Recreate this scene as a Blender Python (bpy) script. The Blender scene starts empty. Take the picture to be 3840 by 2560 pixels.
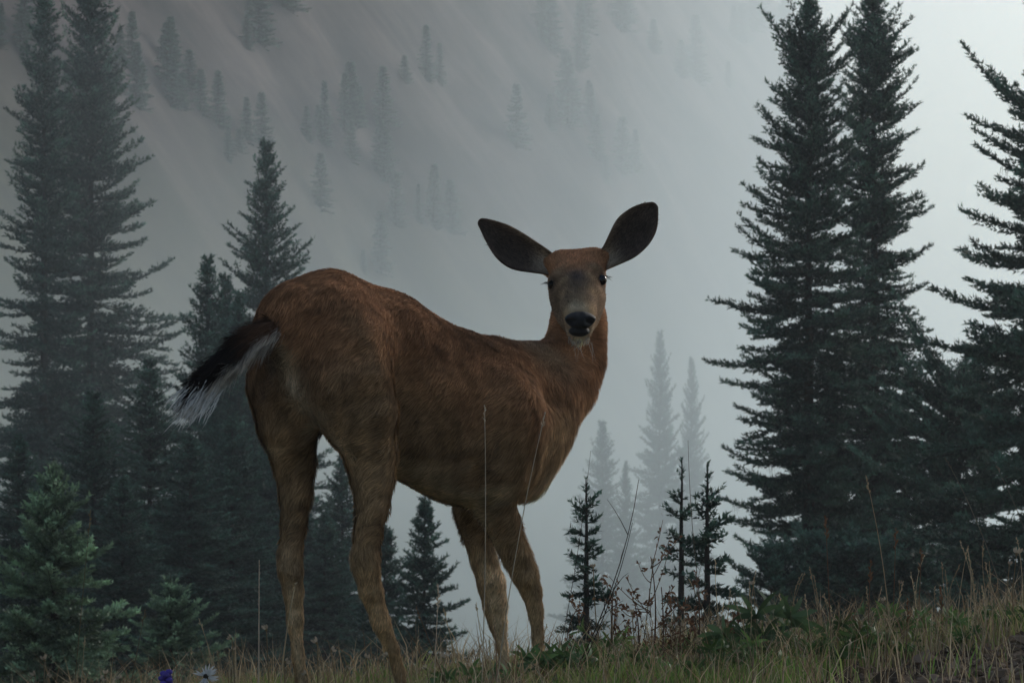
import bpy, math, random
import numpy as np
from mathutils import Vector, Matrix

scene = bpy.context.scene
COL = scene.collection
F_PX = 13120.0          # focal length in photo pixels (3840 wide)
HORIZON = 2000.0        # photo row of the eye-level line

# ------------------------------------------------------------------ camera
cam_d = bpy.data.cameras.new('camera')
cam = bpy.data.objects.new('camera', cam_d)
COL.objects.link(cam)
cam_d.sensor_width = 36.0
cam_d.lens = F_PX / 3840.0 * 36.0
cam_d.clip_start = 0.1
cam_d.clip_end = 6000.0
cam.location = (0, 0, 0)
cam.rotation_euler = (math.radians(90), 0, 0)
cam_d.shift_y = (HORIZON - 1280.0) / 3840.0     # level camera, raised frame
cam_d.dof.use_dof = True
cam_d.dof.focus_distance = 8.1
cam_d.dof.aperture_fstop = 26.0
scene.camera = cam

# ------------------------------------------------------------------ world, sun, exposure
SUN_ELEV, SUN_AZ = 22.0, 38.0       # degrees; azimuth to the right of the view axis
world = bpy.data.worlds.new('World')
scene.world = world
world.use_nodes = True
wn = world.node_tree
wn.nodes.clear()
sky = wn.nodes.new('ShaderNodeTexSky')
sky.sky_type = 'NISHITA'
sky.sun_disc = False
sky.sun_elevation = math.radians(SUN_ELEV)
sky.sun_rotation = math.radians(SUN_AZ)
sky.air_density = 1.0
sky.dust_density = 2.0
sky.ozone_density = 1.2
hsv = wn.nodes.new('ShaderNodeHueSaturation')
hsv.inputs['Saturation'].default_value = 0.95
bg = wn.nodes.new('ShaderNodeBackground')
bg.inputs['Strength'].default_value = 0.125
wo = wn.nodes.new('ShaderNodeOutputWorld')
wn.links.new(sky.outputs[0], hsv.inputs['Color'])
wn.links.new(hsv.outputs[0], bg.inputs['Color'])
wn.links.new(bg.outputs[0], wo.inputs['Surface'])

sun_d = bpy.data.lights.new('sun', 'SUN')
sun_d.energy = 1.4
sun_d.angle = math.radians(14)
sun_d.color = (1.0, 0.95, 0.9)
sun = bpy.data.objects.new('sun', sun_d)
COL.objects.link(sun)
_e, _a = math.radians(SUN_ELEV), math.radians(SUN_AZ)
to_sun = Vector((math.sin(_a) * math.cos(_e), math.cos(_a) * math.cos(_e), math.sin(_e)))
sun.rotation_euler = to_sun.to_track_quat('Z', 'Y').to_euler()
sun.location = (20, 30, 30)

scene.view_settings.view_transform = 'Standard'
scene.view_settings.look = 'None'
scene.view_settings.exposure = -0.1
scene.view_settings.gamma = 1.0
scene.cycles.max_bounces = 6
scene.cycles.diffuse_bounces = 2
scene.cycles.glossy_bounces = 2
scene.cycles.transparent_max_bounces = 8
scene.cycles.volume_bounces = 4
scene.cycles.use_denoising = True
scene.cycles.caustics_reflective = False
scene.cycles.caustics_refractive = False

# ------------------------------------------------------------------ helpers
def P(px, py, d):
    """photo pixel + distance along the view axis -> point"""
    return np.array(((px - 1920.0) / F_PX * d, d, (HORIZON - py) / F_PX * d))

def tag(o, label=None, cat=None, group=None, kind=None):
    if label: o['label'] = label
    if cat: o['category'] = cat
    if group: o['group'] = group
    if kind: o['kind'] = kind
    return o

def mesh_data(name, V, F, mats, smooth=False, colors=None, normals=None):
    """V (n,3), F (m,3) or (m,4) arrays -> mesh datablock"""
    V = np.asarray(V, dtype=np.float32); F = np.asarray(F, dtype=np.int32)
    me = bpy.data.meshes.new(name)
    k = F.shape[1]
    me.vertices.add(len(V)); me.vertices.foreach_set('co', V.ravel())
    me.loops.add(F.size); me.loops.foreach_set('vertex_index', F.ravel())
    me.polygons.add(len(F))
    me.polygons.foreach_set('loop_start', np.arange(0, F.size, k, dtype=np.int32))
    me.polygons.foreach_set('use_smooth', np.full(len(F), smooth, dtype=bool))
    for m in (mats if isinstance(mats, (list, tuple)) else [mats]):
        me.materials.append(m)
    me.update(calc_edges=True)
    if colors is not None:
        c = np.ones((len(V), 4), dtype=np.float32); c[:, :3] = colors
        at = me.color_attributes.new('tint', 'FLOAT_COLOR', 'POINT')
        at.data.foreach_set('color', c.ravel())
    if normals is not None:
        me.normals_split_custom_set_from_vertices(np.asarray(normals, dtype=np.float32))
    return me

def obj(name, data, parent=None, loc=None):
    o = bpy.data.objects.new(name, data)
    COL.objects.link(o)
    if parent is not None: o.parent = parent
    if loc is not None: o.location = loc
    return o

def empty(name, loc=(0, 0, 0), rz=0.0):
    o = obj(name, None, None, loc)
    o.rotation_euler = (0, 0, rz)
    o.empty_display_size = 0.2
    return o

def tube(pts, radii, n=6, cap=True):
    """tapered tube along a polyline -> V, F(quads)"""
    pts = np.asarray(pts, float); radii = np.asarray(radii, float)
    m = len(pts)
    t = np.gradient(pts, axis=0); t /= np.linalg.norm(t, axis=1)[:, None] + 1e-9
    ref = np.array((0.0, 0.0, 1.0)) if abs(t[0, 2]) < 0.9 else np.array((1.0, 0.0, 0.0))
    V = []
    for i in range(m):
        u = np.cross(t[i], ref); u /= np.linalg.norm(u) + 1e-9
        v = np.cross(u, t[i])
        a = np.arange(n) * 2 * math.pi / n
        V.append(pts[i] + radii[i] * (np.cos(a)[:, None] * u + np.sin(a)[:, None] * v))
    V = np.concatenate(V)
    F = []
    for i in range(m - 1):
        for j in range(n):
            F.append((i * n + j, i * n + (j + 1) % n, (i + 1) * n + (j + 1) % n, (i + 1) * n + j))
    if cap:
        c0 = len(V); V = np.concatenate([V, pts[:1], pts[-1:]])
        for j in range(0, n, 2):
            F.append((c0, (j + 2) % n, (j + 1) % n, j))
            k = (m - 1) * n
            F.append((c0 + 1, k + j, k + (j + 1) % n, k + (j + 2) % n))
    return V, np.array(F, dtype=np.int32)

class MB:
    """collects quads / triangles (stored as quads-as-is lists)"""
    def __init__(self): self.V, self.F, self.C, self.n = [], [], [], 0
    def add(self, V, F, color=(1, 1, 1)):
        V = np.asarray(V, float); F = np.asarray(F, dtype=np.int32)
        if F.shape[1] == 4:
            F = np.concatenate([F[:, [0, 1, 2]], F[:, [0, 2, 3]]])
        self.V.append(V); self.F.append(F + self.n); self.n += len(V)
        self.C.append(np.broadcast_to(np.asarray(color, float), (len(V), 3)))
        return self
    def data(self, name, mats, smooth=True):
        return mesh_data(name, np.concatenate(self.V), np.concatenate(self.F), mats, smooth, np.concatenate(self.C))

def vnoise(x, y, seed=0):
    """smooth value noise, vectorised"""
    x = np.asarray(x, float); y = np.asarray(y, float)
    xi = np.floor(x).astype(np.int64); yi = np.floor(y).astype(np.int64)
    fx = x - xi; fy = y - yi
    fx = fx * fx * (3 - 2 * fx); fy = fy * fy * (3 - 2 * fy)
    def hsh(a, b):
        n = (a * 374761393 + b * 668265263 + seed * 974711) & 0x7fffffff
        n = ((n ^ (n >> 13)) * 1274126177) & 0x7fffffff
        return ((n ^ (n >> 16)) & 0xffff) / 65535.0
    a = hsh(xi, yi); b = hsh(xi + 1, yi); c = hsh(xi, yi + 1); d = hsh(xi + 1, yi + 1)
    return (a * (1 - fx) + b * fx) * (1 - fy) + (c * (1 - fx) + d * fx) * fy - 0.5

def vnoise3(p, s, seed=0):
    return (vnoise(p[:, 0] / s + 7.3, p[:, 1] / s + p[:, 2] / s * .7, seed)
            + vnoise(p[:, 2] / s - 3.1, p[:, 0] / s * .6 - p[:, 1] / s, seed + 5))

# ------------------------------------------------------------------ materials
def nodes_of(name):
    m = bpy.data.materials.new(name); m.use_nodes = True
    nt = m.node_tree
    return m, nt, nt.nodes['Principled BSDF']

def tint_material(name, rough=0.75, spec=0.25, noise_scale=None, noise_amt=0.3, trans=0.0, mult=(1, 1, 1)):
    """colour from the per-vertex 'tint' attribute, broken up by procedural noise"""
    m, nt, b = nodes_of(name)
    at = nt.nodes.new('ShaderNodeAttribute'); at.attribute_name = 'tint'
    src = at.outputs['Color']
    if noise_scale:
        tc = nt.nodes.new('ShaderNodeTexCoord')
        nz = nt.nodes.new('ShaderNodeTexNoise'); nz.inputs['Scale'].default_value = noise_scale
        nz.inputs['Detail'].default_value = 3
        nt.links.new(tc.outputs['Object'], nz.inputs['Vector'])
        mr = nt.nodes.new('ShaderNodeMapRange')
        mr.inputs['From Min'].default_value = 0.3; mr.inputs['From Max'].default_value = 0.95
        mr.inputs['To Min'].default_value = 1 - noise_amt; mr.inputs['To Max'].default_value = 1 + noise_amt
        nt.links.new(nz.outputs['Fac'], mr.inputs['Value'])
        mx = nt.nodes.new('ShaderNodeVectorMath'); mx.operation = 'SCALE'
        nt.links.new(src, mx.inputs[0]); nt.links.new(mr.outputs[0], mx.inputs['Scale'])
        src = mx.outputs[0]
    nt.links.new(src, b.inputs['Base Color'])
    b.inputs['Roughness'].default_value = rough
    b.inputs['Specular IOR Level'].default_value = spec
    if trans:
        tr = nt.nodes.new('ShaderNodeBsdfTranslucent')
        nt.links.new(src, tr.inputs['Color'])
        ms = nt.nodes.new('ShaderNodeMixShader'); ms.inputs[0].default_value = trans
        out = nt.nodes['Material Output']
        nt.links.new(b.outputs[0], ms.inputs[1]); nt.links.new(tr.outputs[0], ms.inputs[2])
        nt.links.new(ms.outputs[0], out.inputs['Surface'])
    return m

M_NEEDLE = tint_material('fir_needles', 0.6, 0.35, 2.6, 0.6, 0.10)
M_BARK = tint_material('bark', 0.9, 0.1, 6.0, 0.4)
M_GRASS = tint_material('grass_blades', 0.6, 0.25, 3.0, 0.3, 0.25)
M_HERB = tint_material('herb_leaves', 0.55, 0.3, 8.0, 0.25, 0.2)
M_DRY = tint_material('dry_stems', 0.8, 0.15, 20.0, 0.25, 0.15)

# ------------------------------------------------------------------ terrain
def sstep(a, b, x):
    t = np.clip((np.asarray(x, float) - a) / (b - a), 0, 1); return t * t * (3 - 2 * t)

CREST_X = [-40, -8, -4, -1.5, -0.4, 0.0, 0.4, 0.9, 1.3, 2.5, 5, 12, 40]
CREST_Z = [-3.0, -1.3, -.85, -.52, -.405, -.36, -.335, -.285, -.235, -.16, -.25, -.8, -2.5]
FALL_Y = [8.6, 9.4, 11, 15, 22, 30, 40, 60, 100, 160, 220, 400, 3000]
FALL_Z = [0, -.04, -.17, -.52, -1.2, -1.9, -2.5, -4.2, -7.6, -10.8, -12, -12, -12]
def ground_z(x, y):
    x = np.asarray(x, float); y = np.asarray(y, float)
    near = np.interp(x, CREST_X, CREST_Z)
    front = np.minimum(y - 8.6, 0)
    z = near * (1 - sstep(20, 80, y)) + 0.045 * front - 0.0045 * front ** 2 * (y > -20) - 5.0 * (y <= -20)
    z = z + np.interp(y, FALL_Y, FALL_Z)
    # clods and hollows close by, broad swells further out
    z = z + 0.035 * vnoise(x / .45, y / .45, 1) * sstep(0, 3, 14 - y) + 0.018 * vnoise(x / .13, y / .13, 2) * sstep(0, 3, 12 - y)
    z = z + np.clip((y - 12) / 60, 0, 1) * 2.2 * vnoise(x / 19, y / 19, 3)
    # the mountainside across the valley: climbs to the left and away, its ridge drops to the right
    plane = -1.5 * x + 0.39 * y - 94 + 9 * vnoise(x / 46, y / 60, 4) + 4.5 * vnoise(x / 15, y / 21, 5) + 2 * vnoise(x / 5.5, y / 8, 15)
    ridge = np.minimum(30 + 0.16 * y, 122) - 150 * sstep(.090, .120, x / np.maximum(y, 60)) * (y > 60) + 4.0 * vnoise(x / 14, y / 20, 6)
    k = 5.0
    hill = -k * np.log(np.exp(-np.clip(plane, -200, 400) / k) + np.exp(-np.clip(ridge, -200, 400) / k))
    far = sstep(105, 150, y)
    d = hill - z
    z = z + far * np.where(d > -12, np.logaddexp(0, np.clip(d, -60, 400) / 3.0) * 3.0, 0)
    return z

def gz(x, y): return float(ground_z(np.array([x]), np.array([y]))[0])

ys = np.concatenate([np.linspace(-40, 3, 24), np.arange(3.4, 6.2, .12), np.arange(6.2, 10.4, .035), np.arange(10.5, 16, .16),
                     np.arange(16.5, 60, 1.1), np.arange(61, 420, 3.2), np.arange(424, 900, 6), np.linspace(930, 2400, 34)])
us = np.sinh(np.linspace(-3.6, 3.6, 231)) / math.sinh(3.6)
UU, YY = np.meshgrid(us, ys)
WW = 16 + 0.55 * np.abs(YY) + 40 * sstep(20, 60, YY)
XX = UU * WW
ZZ = ground_z(XX, YY)
V = np.stack([XX, YY, ZZ], -1).reshape(-1, 3)
nx, ny = len(us), len(ys)
ii = (np.arange(ny - 1)[:, None] * nx + np.arange(nx - 1)[None, :]).ravel()
GF = np.stack([ii, ii + 1, ii + nx + 1, ii + nx], 1)

def ground_material():
    m, nt, b = nodes_of('ground_soil_meadow')
    N, L = nt.nodes, nt.links
    tc = N.new('ShaderNodeTexCoord')
    def noise(scale, detail=5, rough=.6):
        n = N.new('ShaderNodeTexNoise'); n.inputs['Scale'].default_value = scale
        n.inputs['Detail'].default_value = detail; n.inputs['Roughness'].default_value = rough
        L.new(tc.outputs['Object'], n.inputs['Vector']); return n
    def ramp(src, stops):
        r = N.new('ShaderNodeValToRGB'); L.new(src, r.inputs[0])
        while len(r.color_ramp.elements) < len(stops): r.color_ramp.elements.new(.5)
        for e, (p, c) in zip(r.color_ramp.elements, stops): e.position = p; e.color = (*c, 1)
        return r.outputs[0]
    soil = ramp(noise(7, 8, .7).outputs['Fac'], [(.3, (.08, .052, .036)), (.5, (.18, .122, .083)), (.7, (.29, .21, .145))])
    high = ramp(noise(.05, 7, .65).outputs['Fac'], [(.38, (.022, .019, .021)), (.5, (.070, .055, .054)), (.62, (.135, .105, .098))])
    low = ramp(noise(.06, 7, .65).outputs['Fac'], [(.38, (.025, .034, .016)), (.5, (.085, .096, .046)), (.62, (.16, .16, .085))])
    sep = N.new('ShaderNodeSeparateXYZ'); L.new(tc.outputs['Object'], sep.inputs[0])
    mr = N.new('ShaderNodeMapRange'); mr.inputs['From Min'].default_value = 11; mr.inputs['From Max'].default_value = 40
    L.new(sep.outputs['Y'], mr.inputs['Value'])
    mh = N.new('ShaderNodeMapRange'); mh.inputs['From Min'].default_value = 6; mh.inputs['From Max'].default_value = 30
    wob = noise(.03, 3); ad = N.new('ShaderNodeMath'); ad.operation = 'MULTIPLY_ADD'; ad.inputs[1].default_value = 26; ad.inputs[2].default_value = -13
    L.new(wob.outputs['Fac'], ad.inputs[0]); sm = N.new('ShaderNodeMath'); L.new(ad.outputs[0], sm.inputs[0]); L.new(sep.outputs['Z'], sm.inputs[1])
    L.new(sm.outputs[0], mh.inputs['Value'])
    mm = N.new('ShaderNodeMix'); mm.data_type = 'RGBA'
    L.new(mh.outputs[0], mm.inputs['Factor']); L.new(low, mm.inputs[6]); L.new(high, mm.inputs[7]); mead = mm.outputs[2]
    mx = N.new('ShaderNodeMix'); mx.data_type = 'RGBA'
    L.new(mr.outputs[0], mx.inputs['Factor']); L.new(soil, mx.inputs[6]); L.new(mead, mx.inputs[7])
    L.new(mx.outputs[2], b.inputs['Base Color'])
    b.inputs['Roughness'].default_value = 0.95; b.inputs['Specular IOR Level'].default_value = 0.1
    bp = N.new('ShaderNodeBump'); bp.inputs['Strength'].default_value = 0.8; bp.inputs['Distance'].default_value = 0.02
    L.new(noise(38, 8, .75).outputs['Fac'], bp.inputs['Height']); L.new(bp.outputs[0], b.inputs['Normal'])
    return m
ground = obj('ground', mesh_data('ground', V, GF, ground_material(), True))
tag(ground, kind='structure')

# ------------------------------------------------------------------ air: even haze over everything, mist lying in the valley
def volume_material(name, density, color, aniso):
    m = bpy.data.materials.new(name); m.use_nodes = True
    nt = m.node_tree; nt.nodes.clear()
    o = nt.nodes.new('ShaderNodeOutputMaterial')
    v = nt.nodes.new('ShaderNodeVolumePrincipled')
    v.inputs['Color'].default_value = (*color, 1)
    v.inputs['Density'].default_value = density
    v.inputs['Anisotropy'].default_value = aniso
    nt.links.new(v.outputs[0], o.inputs['Volume'])
    return m
HAZE_D, HAZE_G = 0.0009, 0.72
BANK_D = 0.010
def closed_box(x0, x1, y0, y1, z0, z1):
    V = np.array([(x, y, z) for z in (z0, z1) for y in (y0, y1) for x in (x0, x1)], float)
    F = np.array([(0, 2, 3, 1), (4, 5, 7, 6), (0, 1, 5, 4), (2, 6, 7, 3), (0, 4, 6, 2), (1, 3, 7, 5)])
    return V, F
bv, bf = closed_box(-1500, 1500, -60, 2450, float(ZZ.min()) - 1, float(ZZ.max()) + 14)
haze = obj('haze', mesh_data('haze', bv, bf, volume_material('haze_air', HAZE_D, (.835, .945, 1.0), HAZE_G)))
tag(haze, 'thin pale grey mountain haze filling the whole valley', 'haze', kind='stuff')
# valley mist: a low rounded bank between the near firs and the mountainside
def mist_bank(x0, x1, y0, y1, ztop, zbot, nx=90, ny=50):
    xs_ = np.linspace(x0, x1, nx); ys_ = np.linspace(y0, y1, ny)
    X, Y = np.meshgrid(xs_, ys_)
    # high towards the near side and the open end of the valley, sinking away towards the mountain
    v = (Y - y0) / (y1 - y0); u = (X - x0) / (x1 - x0)
    top = zbot + 1 + (ztop + 26 * sstep(-.01, .11, X / Y) - zbot) * (1 - .75 * v) * (sstep(0, .12, u) * sstep(0, .12, 1 - u)) + 2.2 * vnoise(X / 19, Y / 40, 11)
    V = np.concatenate([np.stack([X, Y, top], -1).reshape(-1, 3), np.stack([X, Y, np.full_like(X, zbot)], -1).reshape(-1, 3)])
    i = (np.arange(ny - 1)[:, None] * nx + np.arange(nx - 1)[None, :]).ravel(); o = nx * ny
    F = [np.stack([i, i + 1, i + nx + 1, i + nx], 1), np.stack([i + o, i + nx + o, i + nx + 1 + o, i + 1 + o], 1)]
    a = np.arange(nx - 1); F.append(np.stack([a, a + o, a + 1 + o, a + 1], 1))
    a = np.arange(nx - 1) + nx * (ny - 1); F.append(np.stack([a + 1, a + 1 + o, a + o, a], 1))
    a = np.arange(ny - 1) * nx; F.append(np.stack([a + nx, a + nx + o, a + o, a], 1))
    a = np.arange(ny - 1) * nx + nx - 1; F.append(np.stack([a, a + o, a + nx + o, a + nx], 1))
    return V, np.concatenate(F)
mv, mf = mist_bank(-190, 330, 72, 420, 10.5, float(ZZ.min()) - .5)
mist = obj('valley_mist', mesh_data('valley_mist', mv, mf, volume_material('mist_air', BANK_D, (.875, .962, 1.0), HAZE_G), True))
tag(mist, 'bank of pale mist lying low in the valley', 'mist', kind='stuff')

# ------------------------------------------------------------------ firs
def unit(v): return v / (np.linalg.norm(v, axis=-1, keepdims=True) + 1e-9)

def blades_mesh(O, Dv, Ln, Wd, C, rng):
    """needle sprays: one narrow triangle per blade"""
    n = len(O)
    side = unit(np.cross(Dv, rng.normal(size=(n, 3))))
    a = O + side * (Wd * .55)[:, None]; b = O + Dv * Ln[:, None] * 1.1; c = O - side * (Wd * .55)[:, None]
    V = np.stack([a, b, c], 1).reshape(-1, 3)
    F = np.arange(n * 3).reshape(-1, 3)
    return V, F, np.repeat(C, 3, axis=0)

def make_fir(seed, H, prof, base=0.05, k=1.0, whorl=0.15, per=5, twig=0.055, gap=0.0, droop=1.0, density=1.0,
             green=(.042, .088, .060), lichen=0, leader=0.0, ragged=.3):
    """H height; prof(s) half-width in m at s metres below the top; k blade size factor.
    returns (crown V,F,C) and (trunk V,F,C) in tree space, base at the origin"""
    rng = np.random.default_rng(seed)
    TW, LI = [], []        # twigs: origin, direction, length, tone; lichen tufts
    wood = MB()
    zs = np.linspace(0, H, 12)
    sway = np.cumsum(rng.normal(0, .010 * H / 12, size=(12, 2)), axis=0)
    R0 = 0.0085 * H + .012
    wood.add(*tube(np.column_stack([sway, zs]), R0 * (1 - zs / H) ** .9 + .004 * k, 7), (.055, .045, .038))
    def axis(z): return np.array([np.interp(z, zs, sway[:, 0]), np.interp(z, zs, sway[:, 1]), z])
    def spray(p0, d, ln, tone): TW.append((*p0, *d, ln, tone))
    z = H - leader * .9 - .04 * k
    if leader > 0:
        spray(axis(H - leader), np.array((0, 0, 1.0)), leader, 1.3)
        for q in range(3):
            a = rng.uniform(0, 6.28); spray(axis(H - leader * .8), unit(np.array((math.cos(a) * .6, math.sin(a) * .6, 1.0))), leader * .4, 1.3)
    else:
        spray(axis(H - .16 * k), np.array((0, 0, 1.0)), .18 * k, 1.0)
    up = np.array((0, 0, 1.0))
    while z > base:
        s = H - z
        w = prof(s)
        nb = max(3, int(per * rng.uniform(.8, 1.25)))
        a0 = rng.uniform(0, 6.28)
        for q in range(nb):
            if rng.random() < gap: continue
            a = a0 + q * 2 * math.pi / nb + rng.normal(0, .3)
            L = w * (rng.uniform(.8, 1.18) if rng.random() < .35 else rng.uniform(.48, .88))
            if L < .03: continue
            f = min(1, s / H)
            pitch = (.62 - 1.0 * min(1, f * 2.2) * droop) + rng.normal(0, .14)
            h = np.array((math.cos(a), math.sin(a), 0))
            p0 = axis(z + rng.normal(0, whorl * .4))
            curl = rng.uniform(.12, .5)
            tone = rng.uniform(.7, 1.35)
            tp = math.tan(pitch)
            def bp(t): return p0 + h * (L * t)[:, None] + up * (L * (tp * t + curl * t * t))[:, None]
            wood.add(*tube(bp(np.array((0, .35, .7, 1.0))), np.array((.010, .008, .005, .003)) * (.4 + L * .5) * (.6 + .4 * k), 3, False), (.05, .042, .036))
            lat = np.cross(h, up)
            nt = max(3, int(L / (twig * k) * 1.9))
            t = np.clip(np.linspace(.04, 1.0, nt) + rng.normal(0, .02, nt), .02, 1.0)
            pc = bp(t); fw = unit(h + up * (tp + 2 * curl * t)[:, None])
            for sd in (-1, 1, 0):
                tl = .05 * k + min(.36 * L, .6) * (1 - t) ** .7 * rng.uniform(.4, 1.1, nt) * (1 if sd else .35)
                d = unit(fw * rng.uniform(.7, 1.2, (nt, 1)) + lat * sd * rng.uniform(.45, 1.0, (nt, 1)) + up * rng.uniform(-.22, .25, (nt, 1)) + (0 if sd else .5) * up)
                TW.extend(np.column_stack([pc, d, tl, tone * rng.uniform(.8, 1.2, nt) * (.6 + 1.1 * t * t)]).tolist())  # twigs coloured brighter outwards, painting in skylight on the boughs
            if lichen and f > .22:
                for _ in range(lichen):
                    LI.append((*bp(rng.uniform(.2, .85, 1))[0], rng.uniform(.05, .17)))
        z -= whorl * rng.uniform(.75, 1.3) * (.6 + .5 * min(1, s / (H * .4)))
    TW = np.array(TW)
    n = np.maximum(3, (TW[:, 6] / (0.0105 * k) * density).astype(int))
    T = np.repeat(TW, n, axis=0); N = len(T)
    t = rng.random(N); d = T[:, 3:6]
    O = T[:, :3] + d * (t * T[:, 6])[:, None]; O[:, 2] += .5 * (t * T[:, 6]) ** 2
    r = unit(rng.normal(size=(N, 3))); r = unit(r - (r * d).sum(1)[:, None] * d)
    r[:, 2] = r[:, 2] * .7 + .25
    D = unit(r * .85 + d * .75)
    Ln = rng.uniform(.024, .045, N) * k; Wd = rng.uniform(.012, .019, N) * k
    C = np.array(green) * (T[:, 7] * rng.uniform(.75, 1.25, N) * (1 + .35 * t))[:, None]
    if LI:
        LI = np.repeat(np.array(LI), 5, axis=0); m = len(LI)
        O = np.concatenate([O, LI[:, :3] + rng.normal(0, .02, (m, 3))])
        D = np.concatenate([D, unit(np.array((0, 0, -1.0)) + rng.normal(0, .12, (m, 3)))])
        Ln = np.concatenate([Ln, LI[:, 3] * rng.uniform(.5, 1.1, m)]); Wd = np.concatenate([Wd, np.full(m, .006)])
        C = np.concatenate([C, np.tile((.03, .034, .028), (m, 1))])
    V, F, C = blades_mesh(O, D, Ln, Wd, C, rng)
    global TRIS; TRIS += len(F)
    return (V, F, C), wood

TRIS = 0
FIR_LIB = {}
def fir_meshes(key, *a, **kw):
    if key not in FIR_LIB:
        (V, F, C), wood = make_fir(*a, **kw)
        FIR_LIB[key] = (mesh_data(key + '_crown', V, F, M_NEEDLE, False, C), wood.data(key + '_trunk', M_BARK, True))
    return FIR_LIB[key]

def plant_fir(meshes, px, d, top_py, H0, label, group=None, rz=0.0, name='fir_tree', squash=1.0):
    """stand a fir whose top shows at photo pixel (px, top_py), d metres off, rooted in the ground there"""
    x = (px - 1920) / F_PX * d
    z0 = gz(x, d) - .06
    H = (HORIZON - top_py) / F_PX * d - z0
    s = H / H0
    r = empty(name, (x, d, z0), rz)
    r.scale = (s * squash, s * squash, s)
    obj('crown', meshes[0], r); obj('trunk', meshes[1], r)
    tag(r, label, 'tree', group)
    return r

def px_prof(d, rows, top_py):
    """half-width profile measured on the photograph: rows of (photo row, half width in px)"""
    m = d / F_PX
    s = np.array([(r[0] - top_py) * m for r in rows]); w = np.array([r[1] * m for r in rows])
    return lambda q: float(np.interp(q, s, w))

def height_at(px, d, top_py):
    return (HORIZON - top_py) / F_PX * d - gz((px - 1920) / F_PX * d, d) + .06

def unique_fir(key, seed, px, d, top_py, rows, label, group=None, **kw):
    H = height_at(px, d, top_py)
    return plant_fir(fir_meshes(key, seed, H, px_prof(d, rows, top_py), **kw), px, d, top_py, H, label, group)

# dark pair and its neighbours on the shoulder to the right
unique_fir('spire_a', 3, 3035, 40, -30, [(-30, 4), (60, 26), (140, 55), (210, 150), (300, 170), (420, 130), (640, 245), (760, 215), (1050, 285), (1290, 335), (1500, 290), (1700, 330), (1900, 310), (2050, 250), (2300, 210)],
           'tall dark fir with upswept branches, left one of the close pair', 'firs on the near slope', lichen=1, base=.25, twig=.055, whorl=.075, per=6, k=1.25, density=.68)
unique_fir('spire_b', 8, 3290, 42, -45, [(-45, 4), (50, 45), (140, 70), (220, 150), (400, 150), (600, 165), (760, 180), (960, 200), (1150, 190), (1380, 250), (1600, 310), (1900, 350), (2300, 260)],
           'tall dark fir with short level branches, right one of the close pair', 'firs on the near slope', lichen=1, base=.3, twig=.055, whorl=.075, per=6, k=1.25, density=.68)
unique_fir('spire_c', 12, 4030, 31, -260, [(-260, 8), (40, 200), (90, 255), (160, 120), (400, 230), (480, 400), (620, 340), (760, 350), (820, 395), (950, 400), (1030, 500), (1190, 610), (1300, 560), (1400, 480), (1560, 600), (1750, 580), (2000, 620), (2300, 480)],
           'broad dark fir with long ragged boughs beside the close pair', 'firs on the near slope', lichen=1, base=.3, twig=.055, per=7, whorl=.082, k=1.25, density=.7)
unique_fir('bush_fir', 21, 3600, 38, 1430, [(1430, 60), (1480, 200), (1560, 290), (1700, 300), (1900, 360), (2080, 330), (2200, 120)],
           'low bushy fir filling the gap between the taller dark firs', 'firs on the near slope', base=.5, twig=.055, per=7, whorl=.085, k=1.2, density=.7)
unique_fir('low_fir', 22, 2890, 35, 2075, [(2075, 15), (2140, 110), (2220, 170), (2300, 150)],
           'squat dark fir tucked under the skirt of the tall pair', 'firs on the near slope', base=.1, twig=.05, per=6, whorl=.08, k=1.1)
# tall hazy firs to the left
unique_fir('giant_a', 31, 330, 80, -60, [(-60, 10), (60, 90), (250, 120), (500, 170), (640, 215), (900, 235), (1150, 300), (1300, 345), (1600, 420), (2000, 500), (2400, 520)],
           'tallest hazy fir with a dense broad skirt standing behind the young fir', 'hazy firs in the valley', k=2.3, whorl=.19, density=.68, per=7, twig=.06, base=.6)
unique_fir('giant_b', 32, 165, 78, -10, [(-10, 8), (100, 55), (250, 75), (480, 130), (700, 150), (900, 170), (1100, 180), (1400, 230), (2000, 300), (2400, 320)],
           'slim hazy fir with thin top growing against the tallest fir', 'hazy firs in the valley', k=2.2, whorl=.19, density=.68, per=6, twig=.06, base=.6)
unique_fir('mid_a', 33, 1000, 75, 548, [(548, 8), (650, 45), (800, 75), (960, 130), (1000, 165), (1150, 150), (1300, 220), (1600, 300), (2000, 380), (2400, 400)],
           'hazy fir with open spire rising behind the deer rump', 'hazy firs in the valley', k=2.1, whorl=.17, density=.68, per=6, twig=.06, base=.6)
unique_fir('mid_b', 34, 770, 73, 975, [(975, 6), (1150, 55), (1250, 90), (1400, 120), (1700, 240), (2400, 330)],
           'small hazy spire behind the deer tail, left of its two neighbours', 'hazy firs in the valley', k=2.0, whorl=.16, density=.68, per=6, twig=.06, base=.6)
H_MID = height_at(770, 73, 975)
plant_fir(FIR_LIB['mid_b'], 845, 74, 1045, H_MID, 'smaller pale spire squeezed between two hazy firs behind the tail', 'hazy firs in the valley', 2.1)
plant_fir(FIR_LIB['mid_b'], 905, 72, 1120, H_MID, 'low hazy fir hidden partly by the raised tail', 'hazy firs in the valley', 4.0)
plant_fir(FIR_LIB['mid_a'], 560, 62, 1360, height_at(1000, 75, 548), 'dark dense fir below the tallest hazy fir', 'hazy firs in the valley', 1.0, squash=1.5)
plant_fir(FIR_LIB['mid_b'], 60, 55, 1640, H_MID, 'dark fir at the foot of the slim hazy fir', 'hazy firs in the valley', .6, squash=1.5)
plant_fir(FIR_LIB['mid_a'], 870, 56, 1560, height_at(1000, 75, 548), 'dark broad fir just behind the tail tip', 'hazy firs in the valley', 2.6, squash=1.6)
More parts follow.
